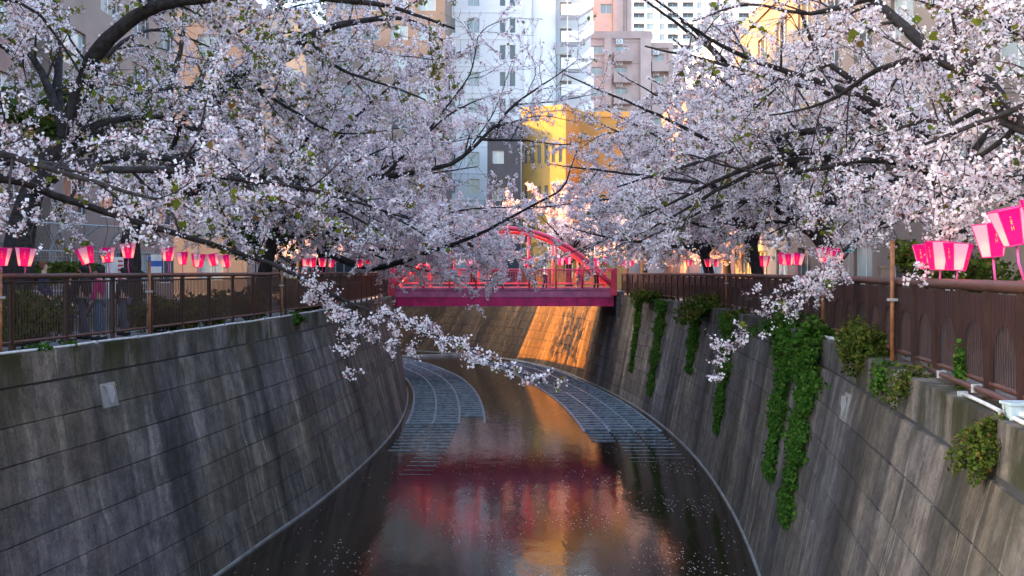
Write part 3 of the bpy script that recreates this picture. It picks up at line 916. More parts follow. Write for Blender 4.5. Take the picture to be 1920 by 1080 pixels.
def brown_building():
    D = 132.0; k_ = D / F
    X = lambda px: (px - 960) * k_
    Z = lambda py: EYE + (HOR - py) * k_
    root = empty('brown_apartment_building', (X(1180), D + 4, G)); tag(root, 'brown tiled apartment building with balconies and pilasters', 'building')
    fl = 2.75
    zr = Z(62) 
    def front(x0, x1, y, ztop, ucuts, rows, depth, name='wall'):
        mb = MB()
        O = Vector((x0, y, G)); U = Vector((1, 0, 0)); Nr = Vector((0, -1, 0))
        for h in facade(mb, O, U, Nr, x1 - x0, ztop - G, [(a - x0, b - x0) for a, b in ucuts], [(a - G, b - G) for a, b in rows], 0.3):
            window(root, O, U, Nr, *h, M['glass_pale'], rev=0.3)
        # sides + roof
        mb.poly([(x1, y, G), (x1, y + depth, G), (x1, y + depth, ztop), (x1, y, ztop)])
        mb.poly([(x0, y + depth, G), (x0, y, G), (x0, y, ztop), (x0, y + depth, ztop)])
        mb.poly([(x0, y, ztop), (x1, y, ztop), (x1, y + depth, ztop), (x0, y + depth, ztop)])
        mb.build(name, M['brown'], root, fix=False)
    rows = [(Z(101) - i * fl, Z(86) - i * fl) for i in range(9)]
    front(X(1095), X(1221), D, zr, [(X(1109), X(1130)), (X(1153), X(1175))], rows, 12)
    front(X(1221.2), X(1262), D + 0.8, Z(80), [(X(1228), X(1246))], [(a - 0.9, b - 0.9) for a, b in rows], 10)
    front(X(1112), X(1187), D + 1.4, Z(-60), [(X(1128), X(1150))], [(Z(20) + i * fl, Z(2) + i * fl) for i in range(3)], 9, 'tower_wall')
    # parapet band, pilasters
    kk = MB(); kk.box(X(1094), X(1222), D - 0.25, D - 0.003, zr - 0.75, zr + 0.2); kk.build('parapet', M['brown2'], root)
    kk = MB(); kk.box(X(1220), X(1264), D + 0.55, D + 0.797, Z(88), Z(78)); kk.build('parapet', M['brown2'], root)
    for a, b in ((1133, 1146), (1200, 1220)):
        kk = MB(); kk.box(X(a), X(b), D - 0.5, D - 0.004, G, zr - 0.76); kk.build('pilaster', M['brown'], root)
    for a, b, t in ((1254, 1262, 88),):
        kk = MB(); kk.box(X(a), X(b), D + 0.3, D + 0.796, G, Z(t) - 0.02); kk.build('pilaster', M['brown2'], root)
    for i in range(8):
        z = Z(118) - i * fl
        kk = MB(); kk.box(X(1150), X(1184), D - 1.3, D - 0.006, z, z + 1.3); kk.build('balcony', M['brown2'], root)
        ac_unit(root, X(1161), D - 0.1, Z(84) - i * fl)
        z = Z(135) - i * fl
        kk = MB(); kk.box(X(1221.5), X(1253), D - 0.6, D + 0.79, z, z + 1.35); kk.build('balcony', M['brown2'], root)
        ac_unit(root, X(1231), D + 0.7, Z(101) - i * fl)
        kk = MB(); kk.box(X(1107), X(1132), D - 0.14, D - 0.005, Z(104) - i * fl, Z(104) - i * fl + 0.1); kk.build('sill', M['brown2'], root)
        kk = MB(); kk.box(X(1146.2), X(1199.8), D - 0.05, D - 0.006, Z(79.5) - i * fl, Z(79.5) - i * fl + 0.07); kk.build('joint_band', M['brown2'], root)
    for px in (1172, 1177, 1150):
        kk = MB(); kk.tube([(X(px), D + 1.3, zr), (X(px), D + 1.3, Z(-60))], 0.06, 6); kk.build('drain_pipe', M['cream'], root)
brown_building()

def white_tower():
    D = 285.0; k_ = D / F
    X = lambda px: (px - 960) * k_
    fl = 20.0 * k_
    x0, x1 = X(1180), X(1480)
    root = empty('white_tower', ((x0 + x1) / 2, D + 10, G)); tag(root, 'tall white residential tower with rows of recessed balconies', 'building')
    H = 92.0
    O = Vector((x0, D, G)); U = Vector((1, 0, 0)); Nr = Vector((0, -1, 0))
    bal = [(1188, 1209), (1252, 1272), (1280, 1301), (1330, 1350), (1385, 1405)]; win = [(1213, 1226), (1237, 1247), (1307, 1317), (1356, 1372)]
    zt = EYE + (HOR - 10) * k_ - G     # window band centre of the top row in view
    rows = []
    i = 0
    while True:
        c = zt + (2 - i) * fl
        if c < 36: break
        rows.append((c - 0.9, c + 0.9)); i += 1
    mb = MB()
    for h in facade(mb, O, U, Nr, x1 - x0, H, [(X(a) - x0, X(b) - x0) for a, b in sorted(bal + win)], rows[::-1], 1.1):
        isb = any(abs(X(a) - x0 - h[0]) < 1e-4 for a, b in bal)
        window(root, O, U, Nr, *h, M['glass'] if isb else M['glass_pale'], rev=1.0 if isb else 0.25)
        if isb:
            k = MB(); k.box(O.x + h[0] + 0.02, O.x + h[1] - 0.02, D - 0.05, D + 0.05, G + h[2] - 0.3, G + h[2] + 0.55); k.build('balcony_panel', M['glass_pale'], root)
    mb.poly([(x0, D + 20, G), (x0, D, G), (x0, D, G + H), (x0, D + 20, G + H)])
    mb.build('wall', M['white2'], root, fix=False)
white_tower()

# right-hand side buildings
block('corner_shop', 'dull pink walled building beyond the pink bridge', 'building', 15.5, 40, 90, 104, G, 17.0, M['terracotta'],
      {'S': (cuts(1.2, 6, 2.0, 4.0), cuts(0.8, 5, 1.7, 3.2))}, parapet=0.5)
block('corner_sun_blocker', 'narrow beige block added to shade the canal wall beyond the pink bridge', 'building', -42, -19.0, 72.6, 76.4, G, 21.0, M['beige'],  # added block: cuts the sun off the wall past the lit stretch
      {'S': (cuts(1.5, 6, 1.8, 3.6), cuts(0.9, 6, 1.6, 3.2)), 'E': ([(1.8, 3.6)], cuts(0.9, 6, 1.6, 3.2))}, parapet=0.5)
block('apartment_block', 'brownish apartment block behind the row of lanterns', 'building', 14.5, 30, 26, 66, G, 16.5, M['beige'],
      {'W': (cuts(2.0, 9, 2.2, 4.2), cuts(1.0, 5, 1.7, 3.1)), 'S': (cuts(1.5, 3, 2.2, 4.5), cuts(1.0, 5, 1.7, 3.1))}, parapet=0.5)
sroot, _ = block('garage', 'pale garage with slatted shutter beside the large lanterns', 'building', 9.2, 18, 14.6, 19.5, G, 3.0, M['cream'], {})
k = MB()
z = G + 0.05
while z < G + 2.5:
    k.box(9.6, 13.6, 14.53, 14.585, z, z + 0.075); z += 0.09
k.build('shutter', M['white2'], sroot)
for x in (9.3, 13.75):
    k = MB(); k.box(x - 0.08, x + 0.08, 14.50, 14.58, G, G + 2.7); k.build('shutter_guide', M['teal'], sroot)
block('apartment_block', 'ochre walled block behind the thick cherry trunk', 'building', 15.5, 32, 2, 14.2, G, 17.0, M['ochre'],
      {'W': (cuts(1.5, 3, 1.8, 3.6), cuts(1.0, 5, 1.7, 3.1)), 'N': ([], [])}, parapet=0.4)
block('garden_house', 'low ochre garden house on the far bank behind the bridge', 'building', 1.8, 8.5, 86.5, 91, G, 4.2, M['ochre'],
      {'S': (cuts(0.8, 3, 0.9, 2.1), [(1.0, 2.4)])}, rz=math.radians(-30), piv=(1.8, 86.5, 0), parapet=0.2)
# far city mass closing the street gaps
block('city_block', 'grey office block far down the street beyond the bend', 'building', -140, -64, 130, 160, G, 34, M['metal'],
      {'S': (cuts(2, 16, 3, 4.6), cuts(1, 9, 2, 3.5))}, parapet=0.5)
block('city_block', 'pale office block far behind the dull pink building', 'building', 30, 110, 150, 175, G, 36, M['white2'],
      {'S': (cuts(2, 16, 3, 4.8), cuts(1, 9, 2, 3.6))}, parapet=0.5)

block('far_sun_blocker', 'tall beige unseen block added to stop sun on the wall beyond the bend', 'building', -72, -40, 76, 99, G, 22.0, M['beige'],  # added out of view, blocks stray sun from the wall past the bend
      {'S': (cuts(1.5, 8, 1.8, 3.8), cuts(0.9, 6, 1.6, 3.2)), 'E': (cuts(1.5, 5, 1.8, 4), cuts(0.9, 6, 1.6, 3.2))}, parapet=0.5)
# square gate pillar on the right bank
s = RB.s_at_px(1657, 0.75); p = RB.off(s, 0.75, 0)
root = empty('gate_pillar', (p.x, p.y, BANK)); tag(root, 'square grey brown pillar rising just above the sheeted fence', 'pillar')
k = MB(); k.box(p.x - 0.09, p.x + 0.09, p.y - 0.09, p.y + 0.09, BANK, 1.40); k.build('shaft', M['beige'], root)
k = MB(); k.box(p.x - 0.11, p.x + 0.11, p.y - 0.11, p.y + 0.11, 1.402, 1.45); k.build('cap', M['beige'], root)

# grey mesh fence with bent top behind the walkway
def mesh_fence():
    A, B = Vector((-17.2, 27, BANK)), Vector((-13.2, 37.5, BANK))
    U = (B - A).normalized(); L = (B - A).length; Nr = Vector((U.y, -U.x, 0))
    root = empty('mesh_fence', A); tag(root, 'tall grey wire mesh fence with bent-in top behind the walkway', 'fence')
    def prof(u, t):
        q = [(0, 0), (0, 2.2), (0.35, 2.75), (0.9, 3.05)]
        return A + U * u + Nr * q[t][0] + Vector((0, 0, q[t][1]))
    n = 9
    for i in range(n + 1):
        u = L * i / n
        k = MB(); k.tube([prof(u, t) for t in range(4)], 0.035, 8); k.build('post', M['metal'], root, smooth=True)
    for t, z in ((0, 0.9), (0, 1.5), (1, 0.0), (3, 0.0)):
        k = MB(); k.tube([prof(0, t) + Vector((0, 0, z)), prof(L, t) + Vector((0, 0, z))], 0.03, 6); k.build('rail', M['metal'], root)
    k = MB()
    u = 0.0
    while u < L:
        k.tube([prof(u, t) for t in range(4)], 0.004, 3, cap=False); u += 0.12
    for z in np.arange(0.1, 2.2, 0.12):
        k.tube([prof(0, 0) + Vector((0, 0, z)), prof(L, 0) + Vector((0, 0, z))], 0.004, 3, cap=False)
    tag(k.build('wire', M['metal'], root, fix=False), kind='stuff')
mesh_fence()

# banners by the walkway
def banner(px, d, top, bot, w, col, label, stripes=None):
    p = P(px, 500, d)
    root = empty('banner', (p.x, p.y, BANK)); tag(root, label, 'banner')
    zt, zb = P(px, top, d).z, P(px, bot, d).z
    k = MB(); k.tube([(p.x - w / 2 - 0.03, p.y, BANK), (p.x - w / 2 - 0.03, p.y, zt + 0.05)], 0.015, 6); k.build('pole', M['metal'], root)
    k = MB(); k.box(p.x - w / 2, p.x + w / 2, p.y - 0.006, p.y + 0.006, zb, zt); c = k.build('cloth', col, root)
    if stripes:
        z = zb + 0.04; i = 0
        while z < zt - 0.05:
            k = MB(); k.box(p.x - w / 2 + 0.02 + stripes[1], p.x + w / 2 - 0.01, p.y - 0.012, p.y - 0.008, z, z + stripes[2]); k.build('stripe', stripes[0], c); z += stripes[3]
m_blue = simple('banner_blue', (0.05, 0.12, 0.42), 0.8); m_red = simple('banner_red', (0.55, 0.03, 0.04), 0.8); m_wh = simple('banner_white', (0.7, 0.7, 0.7), 0.8)
banner(291, 25.0, 482, 515, 0.34, m_blue, 'blue cloth banner with white panel above the picket fence', (m_wh, 0.05, 0.16, 0.30))
banner(216, 25.5, 482, 560, 0.42, m_wh, 'white banner with red stripes behind the picket fence', (m_red, 0.26, 0.05, 0.11))
p = P(1592, 462, 21)
root = empty('teal_sign', (p.x, p.y, BANK)); tag(root, 'small teal sign board on a post among the blossom', 'sign')
k = MB(); k.box(p.x - 0.1, p.x + 0.1, p.y - 0.02, p.y + 0.02, p.z - 0.12, p.z + 0.16); k.build('board', M['teal'], root)
k = MB(); k.tube([(p.x, p.y + 0.05, BANK), (p.x, p.y + 0.05, p.z)], 0.02, 6); k.build('post', M['metal'], root)

# ------------------------------------------------------------------ lanterns
def m_paper(name, c, tr=0.6):
    t = NT(name); t.n.remove(t.b)
    d = t.new('BsdfDiffuse'); x = t.new('BsdfTranslucent'); mx = t.new('MixShader')
    n = t.noise(t.pos(obj=True), 9.0)
    cc = t.ramp(n, [(0.3, tuple(v * 0.85 for v in c)), (0.7, c)])
    t.link(cc, d.inputs[0]); t.link(cc, x.inputs[0]); mx.inputs[0].default_value = tr
    t.link(d.outputs[0], mx.inputs[1]); t.link(x.outputs[0], mx.inputs[2]); t.link(mx.outputs[0], t.n['Material Output'].inputs[0])
    return t.m
M['paper_w'] = m_paper('lantern_paper_pale', (0.88, 0.60, 0.76))
M['paper_r'] = m_paper('lantern_paper_pink', (0.85, 0.015, 0.27))
M['lantern_frame'] = simple('lantern_frame_pink', (0.75, 0.02, 0.22), 0.5, var=0.1, obj=True)
M['ribbon'] = simple('lantern_stick_pink', (0.80, 0.10, 0.38), 0.5, var=0.15, obj=True)
t = NT('lantern_bulb'); t.n.remove(t.b); e = t.new('Emission'); e.inputs[0].default_value = (1, 0.46, 0.16, 1); e.inputs[1].default_value = 6.5
t.link(e.outputs[0], t.n['Material Output'].inputs[0]); M['bulb'] = t.m
M['glyph'] = simple('lantern_lettering', (0.85, 0.42, 0.12), 0.6, obj=True)

def lantern_meshes():
    H = 0.36; rt, rb = 0.195, 0.115
    ring = lambda r, z: [Vector((r * math.cos(math.pi / 6 + i * math.pi / 3), r * math.sin(math.pi / 6 + i * math.pi / 3), z)) for i in range(6)]
    T, B = ring(rt, H), ring(rb, 0)
    out = []
    for i in range(6):
        j = (i + 1) % 6
        k = MB(); k.poly([B[i], B[j], T[j], T[i]]); out.append(('panel', k.mesh('panel', M['paper_w'] if i % 2 == 0 else M['paper_r'], fix=False)))
    k = MB()
    for R_, rr in ((T, 0.007), (B, 0.007)):
        for i in range(6): k.tube([R_[i], R_[(i + 1) % 6]], rr, 5)
    for i in range(6): k.tube([B[i], T[i]], 0.006, 5)
    out.append(('frame', k.mesh('frame', M['lantern_frame'])))
    k = MB(); k.prism(ring(rb, -0.006), (0, 0, 0.004)); out.append(('base', k.mesh('base', M['lantern_frame'])))
    import bmesh
    bm = bmesh.new(); bmesh.ops.create_icosphere(bm, subdivisions=1, radius=0.035)
    bmesh.ops.translate(bm, vec=(0, 0, 0.10), verts=bm.verts)
    me = bpy.data.meshes.new('bulb'); bm.to_mesh(me); bm.free(); me.materials.append(M['bulb']); out.append(('bulb', me))
    # strokes of lettering on the pink panels
    k = MB()
    for i in (1, 3, 5):
        j = (i + 1) % 6
        for a, b, z0, z1 in ((.42, .455, .42, .54), (.545, .58, .42, .54), (.42, .58, .47, .49), (.44, .56, .60, .62), (.43, .57, .66, .68), (.485, .515, .58, .74), (.45, .55, .78, .80)):
            def q(u, v):
                lo = B[i].lerp(B[j], u); hi = T[i].lerp(T[j], u); p = lo.lerp(hi, v); n = Vector((p.x, p.y, 0)).normalized(); return p + n * 0.003
            k.poly([q(a, z0), q(b, z0), q(b, z1), q(a, z1)])
    out.append(('lettering', k.mesh('lettering', M['glyph'], fix=False)))
    return out
LMESH = lantern_meshes()
def lantern(foot, zbot, tilt, spin, label, group, scale=1.0, bend=0.0):
    """foot: rail point the stick is tied to"""
    top = Vector((foot.x + math.tan(tilt) * (zbot - foot.z), foot.y, zbot))
    root = empty('paper_lantern', foot); tag(root, label, 'lantern', group)
    Rm = Matrix.Rotation(tilt, 4, 'Y')
    for nm, me in LMESH:
        o = bpy.data.objects.new(nm, me); COL.objects.link(o)
        o.parent = root
        o.matrix_parent_inverse = Matrix.Identity(4)
        mat = Matrix.Translation(top - foot) @ Rm @ Matrix.Rotation(spin, 4, 'Z') @ Matrix.Scale(scale, 4)
        o.matrix_basis = mat
    k = MB(); m = (top - foot)
    k.tube([Vector((0, 0, -0.03)), m * 0.5 + Vector((bend, 0, 0)), m], 0.013 * scale, 6)
    o = k.build('stick', M['ribbon'], root, keep=False, smooth=True)
    return root
def fence_lanterns(bank, items, zr, group, scale=0.82):
    for px, ybot, tilt, label in items:
        s = bank.s_at_px(px, FO); f = bank.off(s, FO, zr)
        zb = max(zr + 0.08, EYE - (ybot - HOR) / F * f.y)
        lantern(f, zb, math.radians(tilt), (px * 7.3) % 6.28, label, group, scale * (0.93 + 0.13 * ((px * 37) % 11) / 10), 0.02 * math.sin(px))
GA = 'paper lanterns along the picket fence'; GB_ = 'paper lanterns along the sheeted fence'
c4 = 'glowing pink lantern in the huddle of four midway along the picket fence'
c5 = 'glowing pink lantern in the huddle of four on the picket fence next to the bridge'
fence_lanterns(LB, [(1, 498, 2, 'glowing pink lantern on the picket fence farthest from the bridge'), (46, 499, 4, 'upright glowing lantern right before the thick leaning cherry trunk'),
    (170, 495, -16, 'steeply tilted glowing lantern before the grey mesh fence'), (204, 492, -6, 'glowing pink lantern just above the red-striped banner'),
    (243, 484, -3, 'glowing pink lantern before the trunk next to the blue banner'), (315, 489, 0, 'first glowing lantern after the blue banner, towards the bridge'),
    (344, 496, -4, 'second glowing lantern after the blue banner, towards the bridge'), (371, 501, 3, 'third glowing lantern after the blue banner, towards the bridge'),
    (405, 498, -12, 'fourth glowing lantern after the blue banner, leaning'), (428, 501, -14, 'fifth glowing lantern after the blue banner, leaning most'),
    (572, 500, 4, c4), (588, 501, -6, c4), (604, 500, 2, c4), (619, 501, 8, c4), (676, 501, -5, c5), (690, 501, 3, c5), (704, 500, 6, c5), (718, 499, -8, c5)], 1.31, GA)
c6 = 'small pink lantern in the trio on the sheeted fence at the bridge end'
c7 = 'pink lantern in the trio above the dense ledge bush on the sheeted fence'
fence_lanterns(RB, [(1183, 499, 3, c6), (1172, 499, -3, c6), (1162, 499, 5, c6), (1290, 499, 4, 'lone small pink lantern above the broad ivy mat'),
    (1330, 500, -6, 'leaning pink lantern of the pair above the slender ivy strip'), (1342, 500, 5, 'pink lantern of the pair above the slender ivy strip, leaning to the other side'),
    (1432, 500, 3, 'lone pink lantern by the drooping blossom spray'), (1465, 496, 8, c7), (1480, 497, -4, c7), (1494, 497, 6, c7),
    (1548, 492, -4, 'pink lantern just beside the rusty pole above the thickest ivy'), (1566, 494, 5, 'pink lantern one step from the rusty pole near the teal sign')], 1.255, GB_)
c8 = 'pink paper lantern in the tight cluster of three before the dark trunk'
fence_lanterns(RB, [(1738, 503, -4, c8), (1762, 506, 2, c8), (1793, 507, 4, c8), (1866, 481, -6, 'large pink and white lantern upright on its stick beside the garage shutter'),
    (1921, 458, -13, 'large pink lantern tilted on its stick over the garage shutter'), (1975, 440, -8, 'large pink lantern past the tilted one at the garage')], 1.255, GB_, 0.95)
for px in (985, 998, 1052, 1066, 1120, 1138, 880, 780, 800):
    f = Vector(((px - 960) / F * 56.06, 56.06, 1.46))
    lantern(f, 1.62 + 0.15 * ((px * 3) % 5) / 5, math.radians((px % 7) - 3), px % 6, 'pink paper lantern on the railing of the pink bridge', 'paper lanterns on the pink bridge', 1.15)

# ------------------------------------------------------------------ cherry trees
def tubes_np(paths, k):
    V = []; Fc = []; n0 = 0
    ang = np.arange(k) * 2 * np.pi / k
    ca, sa = np.cos(ang)[None, :, None], np.sin(ang)[None, :, None]
    for pts, rad in paths:
        n = len(pts)
        t = np.gradient(pts, axis=0); t /= np.linalg.norm(t, axis=1)[:, None] + 1e-9
        m = np.abs(t.mean(0)); ref = np.eye(3)[int(np.argmin(m))]
        u = np.cross(t, ref); u /= np.linalg.norm(u, axis=1)[:, None] + 1e-9
        w = np.cross(t, u)
        ring = pts[:, None, :] + (u[:, None, :] * ca + w[:, None, :] * sa) * np.asarray(rad)[:, None, None]
        V.append(ring.reshape(-1, 3))
        i = np.arange(n - 1)[:, None] * k; j = np.arange(k)[None, :]
        a = i + j; b = i + (j + 1) % k
        Fc.append(np.stack([a, b, b + k, a + k], -1).reshape(-1, 4) + n0)
        n0 += n * k
    return np.vstack(V), np.vstack(Fc)

def flowers_np(c, g, size, star):
    """c (n,3) centres -> verts, faces, per-face index of flower"""
    n = len(c)
    nr = g.normal(0, 1, (n, 3)); nr[:, 2] -= 0.15
    nr /= np.linalg.norm(nr, axis=1)[:, None]
    u = np.cross(nr, g.normal(0, 1, (n, 3))); u /= np.linalg.norm(u, axis=1)[:, None] + 1e-9
    w = np.cross(nr, u)
    r = size * (0.5 + 0.95 * g.random(n) ** 0.8)
    if star:
        v = np.zeros((n, 11, 3)); v[:, 0] = c - nr * (r * 0.35)[:, None]
        for p in range(5):
            for q, da in enumerate((-0.5, 0.5)):
                a = p * 2 * np.pi / 5 + da
                v[:, 1 + 2 * p + q] = c + (u * math.cos(a) + w * math.sin(a)) * r[:, None]
        f = np.array([[0, 1 + 2 * p, 2 + 2 * p] for p in range(5)])
        return v.reshape(-1, 3), (f[None] + (np.arange(n) * 11)[:, None, None]).reshape(-1, 3), np.repeat(np.arange(n), 5)
    v = np.zeros((n, 4, 3))
    for i, (a, b, d) in enumerate(((-1, -.7, 0), (.8, -1, .3), (1, .9, 0), (-.9, 1, .3))):
        v[:, i] = c + (u * a * 0.8 + w * b * 0.8 + nr * d) * r[:, None]
    f = np.array([[0, 1, 2], [0, 2, 3]])
    return v.reshape(-1, 3), (f[None] + (np.arange(n) * 4)[:, None, None]).reshape(-1, 3), np.repeat(np.arange(n), 2)

def wander(p0, d0, length, g, step, wob, droop, lift=0.0):
    n = max(3, int(length / step) + 1)
    pts = [p0]; d = d0 / np.linalg.norm(d0); p = p0
    for i in range(n - 1):
        d = d + g.normal(0, wob, 3); d[2] += (-droop + lift) * step
        d /= np.linalg.norm(d); p = p + d * (length / (n - 1)); pts.append(p)
    return np.array(pts)

def keep_side(side):
    """crown limits in the place: crowns stop short of the canal's middle, higher up sooner, and above head height"""
    def low(p): return p[..., 2] > np.where(np.abs(p[..., 0]) < 6.0, 0.95, 1.6)
    if side < 0:
        return lambda p: (p[..., 0] < -1.1 + 0.02 * (p[..., 1] - 20) + 0.95 * np.maximum(0, 4.4 - p[..., 2]) * (p[..., 1] > 30) - 0.10 * np.maximum(0, p[..., 2] - 8)) & low(p)
    if side > 0:
        return lambda p: (p[..., 0] > 2.3 + 0.78 * np.maximum(0, p[..., 2] - 4.6) - 0.5 * np.maximum(0, 4.4 - p[..., 2]) * ((p[..., 1] > 30) & (p[..., 1] < 42)) + 0.9 * (p[..., 1] > 43) * np.maximum(0, 4.4 - p[..., 2])) & low(p)
    return lambda p: p[..., 2] > 1.6

def cherry(label, base, side, seed, limbs_px=(), n_gen=7, reach=7.0, star=True, fsize=0.024, dens=1.0, trunk_r=0.26, height=8.5, lean=0.8, trunk_px=None, fork=2.3, sprays=(), leafy=0.07, pinkish=0.0, spray_n=6):
    g = np.random.default_rng(seed)
    keep = keep_side(side)
    base = np.array(base, float)
    root = empty('cherry_tree', base); tag(root, label, 'tree', 'cherry trees along the canal')
    inw = -side if side else 0
    if trunk_px:
        tp = np.array([tuple(P(*q)) for q in trunk_px])
        tp = np.vstack([base[None], tp]); tr = np.interp(np.arange(len(tp)), [0, len(tp) - 1], [trunk_r * 1.25, trunk_r * 0.55])
    else:
        tp = np.array([base, base + [inw * lean * 0.25, g.normal(0, .1), fork * 0.5], base + [inw * lean * 0.6, g.normal(0, .15), fork], base + [inw * lean, g.normal(0, .2), fork + 1.2]])
        tr = np.array([trunk_r * 1.3, trunk_r, trunk_r * 0.92, trunk_r * 0.7])
    sm = catmull([tuple(p) + (r,) for p, r in zip(tp, tr)], 0.25)
    sm[:, :3] += g.normal(0, 0.012, (len(sm), 3))
    rad = sm[:, 3].copy(); rad[0] *= 1.25
    v, f = tubes_np([(sm[:, :3], rad)], 10)
    link_mesh('trunk', np_mesh('trunk', v, f, M['bark'], smooth=True), root)
    top = sm[-1, :3]; fork_i = int(len(sm) * 0.6)
    limbs = []
    for lp in limbs_px:
        q = np.array([tuple(P(*a)) for a in lp[0]])
        limbs.append((q, lp[1] * 1.22, lp[2], ('sparse' if lp[3] == 1 else 'free') if len(lp) > 3 else False))
    for pts, r0, r1 in sprays:
        q = np.array([tuple(P(*a)) for a in pts])
        limbs.append((q, r0, r1, 'spray'))
    # grown limbs
    for i in range(n_gen):
        st = sm[min(len(sm) - 1, fork_i + int((len(sm) - fork_i) * g.random())), :3]
        if side:
            toward = i < n_gen * 0.68
            az = g.uniform(-1.15, 1.15) if toward else g.uniform(-1.2, 1.2)
            dx = inw * math.cos(az) if toward else -inw * math.cos(az) * 0.7
            ln = reach * g.uniform(0.7, 1.12) if toward else reach * 0.55
        else:
            az = g.uniform(0, 6.28); dx = math.cos(az); ln = reach * g.uniform(0.6, 1.0)
        dy = math.sin(az)
        hz = (i * 0.618 + g.random() * 0.2) % 1.0
        h = 1.2 + hz * (height - 1.6)
        end = st * 0 + [base[0] + dx * ln, base[1] + dy * ln, max(2.2, h)]
        mid = st * 0.45 + end * 0.55; mid[2] += g.uniform(0.3, 1.3); mid[:2] += g.normal(0, 0.4, 2)
        q1 = st * 0.75 + end * 0.25; q1[2] += 0.55 + 0.5 * hz
        limbs.append((np.array([st, q1, mid, end]), trunk_r * g.uniform(0.32, 0.5), 0.018, False))
    l2 = []; l3 = []; nodes = []
    for q, r0, r1, spray in limbs:
        c = catmull([tuple(p) for p in q], 0.25)
        c += np.cumsum(g.normal(0, 0.010, c.shape), axis=0) if spray != 'spray' else 0
        n = len(c); rr = r0 + (r1 - r0) * np.linspace(0, 1, n) ** 0.75
        v, f = tubes_np([(c, rr)], 8 if r0 > 0.05 else 6)
        link_mesh('limb', np_mesh('limb', v, f, M['bark'], smooth=True), root)
        if spray == 'spray':
            # flower-laden drooping end
            for i in range(int(n * 0.15), n):
                fr = (i - n * 0.15) / (n * 0.85)
                for j in range(spray_n):
                    t = c[min(i + 1, n - 1)] - c[i - 1]; t /= np.linalg.norm(t)
                    d = t * 0.9 + g.normal(0, 0.5, 3)
                    w = wander(c[i], d, g.uniform(0.12, 0.42) * (1.0 - 0.4 * fr), g, 0.08, 0.12, 0.2)
                    l3.append(w)
                    nodes.append((w[1:], 1.6))
            continue
        s = int(max(2, n * 0.12))
        while s < n:
            fr = s / n
            t = c[min(s + 1, n - 1)] - c[s - 1]; t /= np.linalg.norm(t)
            pr_ = g.normal(0, 1, 3); pr_ -= t * pr_.dot(t); pr_ /= np.linalg.norm(pr_)
            d = t * 0.55 + pr_ * 0.9; d[2] += 0.12
            ln = g.uniform(0.9, 2.3) * (1.05 - 0.45 * fr)
            w = wander(c[s], d, ln, g, 0.2, 0.13, 0.10, 0.05)
            if keep(w[-1]) or spray: l2.append((w, min(rr[s] * 0.5, 0.030), spray))
            s += max(1, int(g.uniform(0.28, 0.60) / 0.25 / dens ** 0.5 + 0.5))
        nodes.append((c[int(n * 0.55):], 0.15 if spray == 'sparse' else 0.5))
    for w, r, sp in l2:
        n = len(w); nodes.append((w[int(n * 0.35):], 0.3 if sp == 'sparse' else 0.9))
        i = 1
        while i < n:
            t = w[min(i + 1, n - 1)] - w[i - 1]; t /= np.linalg.norm(t) + 1e-9
            for _ in range(2 if g.random() < 0.45 * dens else 1):
                d = t * 0.6 + g.normal(0, 0.55, 3); d[2] += 0.05
                x = wander(w[i], d, g.uniform(0.25, 0.85), g, 0.2, 0.15, 0.35)
                if keep(x[-1]) or sp:
                    l3.append(x); nodes.append((x, 0.4 if sp == 'sparse' else 1.0))
            i += 1
    paths = [(w, np.linspace(r, 0.006, len(w))) for w, r, sp in l2]
    if paths:
        v, f = tubes_np(paths, 5); link_mesh('branches', tagm(np_mesh('branches', v, f, M['twig'], smooth=True)), root)['kind'] = 'stuff'
    k3 = 0.0055 if star else 0.008
    paths = [(w, np.linspace(k3, k3 * 0.45, len(w))) for w in l3]
    if side == 0: paths = paths[::3]
    if paths:
        v, f = tubes_np(paths, 3); link_mesh('twigs', tagm(np_mesh('twigs', v, f, M['twig'])), root)['kind'] = 'stuff'
    # flower clusters along the twigs
    C = []
    for w, p in nodes:
        ln = np.linalg.norm(w[-1] - w[0])
        m = max(1, int(ln / (0.105 if star else 0.082) * p * dens))
        tt = g.random(m) * (len(w) - 1); i = np.minimum(tt.astype(int), len(w) - 2) if len(w) > 1 else np.zeros(m, int)
        if len(w) < 2: continue
        C.append(w[i] + (w[i + 1] - w[i]) * (tt - i)[:, None])
    C = np.vstack(C)
    # patchiness: bare and thick stretches
    ph = np.sin(C[:, 0] * 2.1 + seed) + np.sin(C[:, 1] * 1.7 + 2 * seed) + np.sin(C[:, 2] * 2.6 + seed * .7) + 0.8 * np.sin(C.sum(1) * 4.3)
    C = C[(ph + g.normal(0, 0.8, len(C))) > -0.95]
    nf = 9
    cc = np.repeat(C, nf, axis=0) + g.normal(0, 0.036 if star else max(0.036, fsize * 1.15), (len(C) * nf, 3))
    v, f, ix = flowers_np(cc, g, fsize * 0.88, star)
    tin = np.clip(g.beta(1.3, 2.0, len(cc)) + pinkish, 0, 1)
    far = g.random(len(cc)) < 0.10 + pinkish * 0.4
    tin[far] = g.uniform(0.8, 1.0, far.sum())
    o = link_mesh('crown', tagm(np_mesh('crown', v, f, M['blossom'], tin[ix])), root); o['kind'] = 'stuff'
    # young leaves
    lv = C[g.random(len(C)) < leafy]
    lph = np.sin(lv[:, 0] * 1.1 + seed * 3) + np.sin(lv[:, 2] * 1.3 + seed) + g.normal(0, .5, len(lv))
    lv = lv[lph > -0.2]
    if len(lv):
        cc2 = np.repeat(lv, 4, axis=0) + g.normal(0, 0.04, (len(lv) * 4, 3))
        v, f, ix = flowers_np(cc2, g, 0.034 if star else 0.05, False)
        o = link_mesh('young_leaves', np_mesh('young_leaves', v, f, M['young'], g.random(len(cc2))[ix]), root); o['kind'] = 'stuff'
    return len(cc) * (5 if star else 2)
def tagm(me): return me

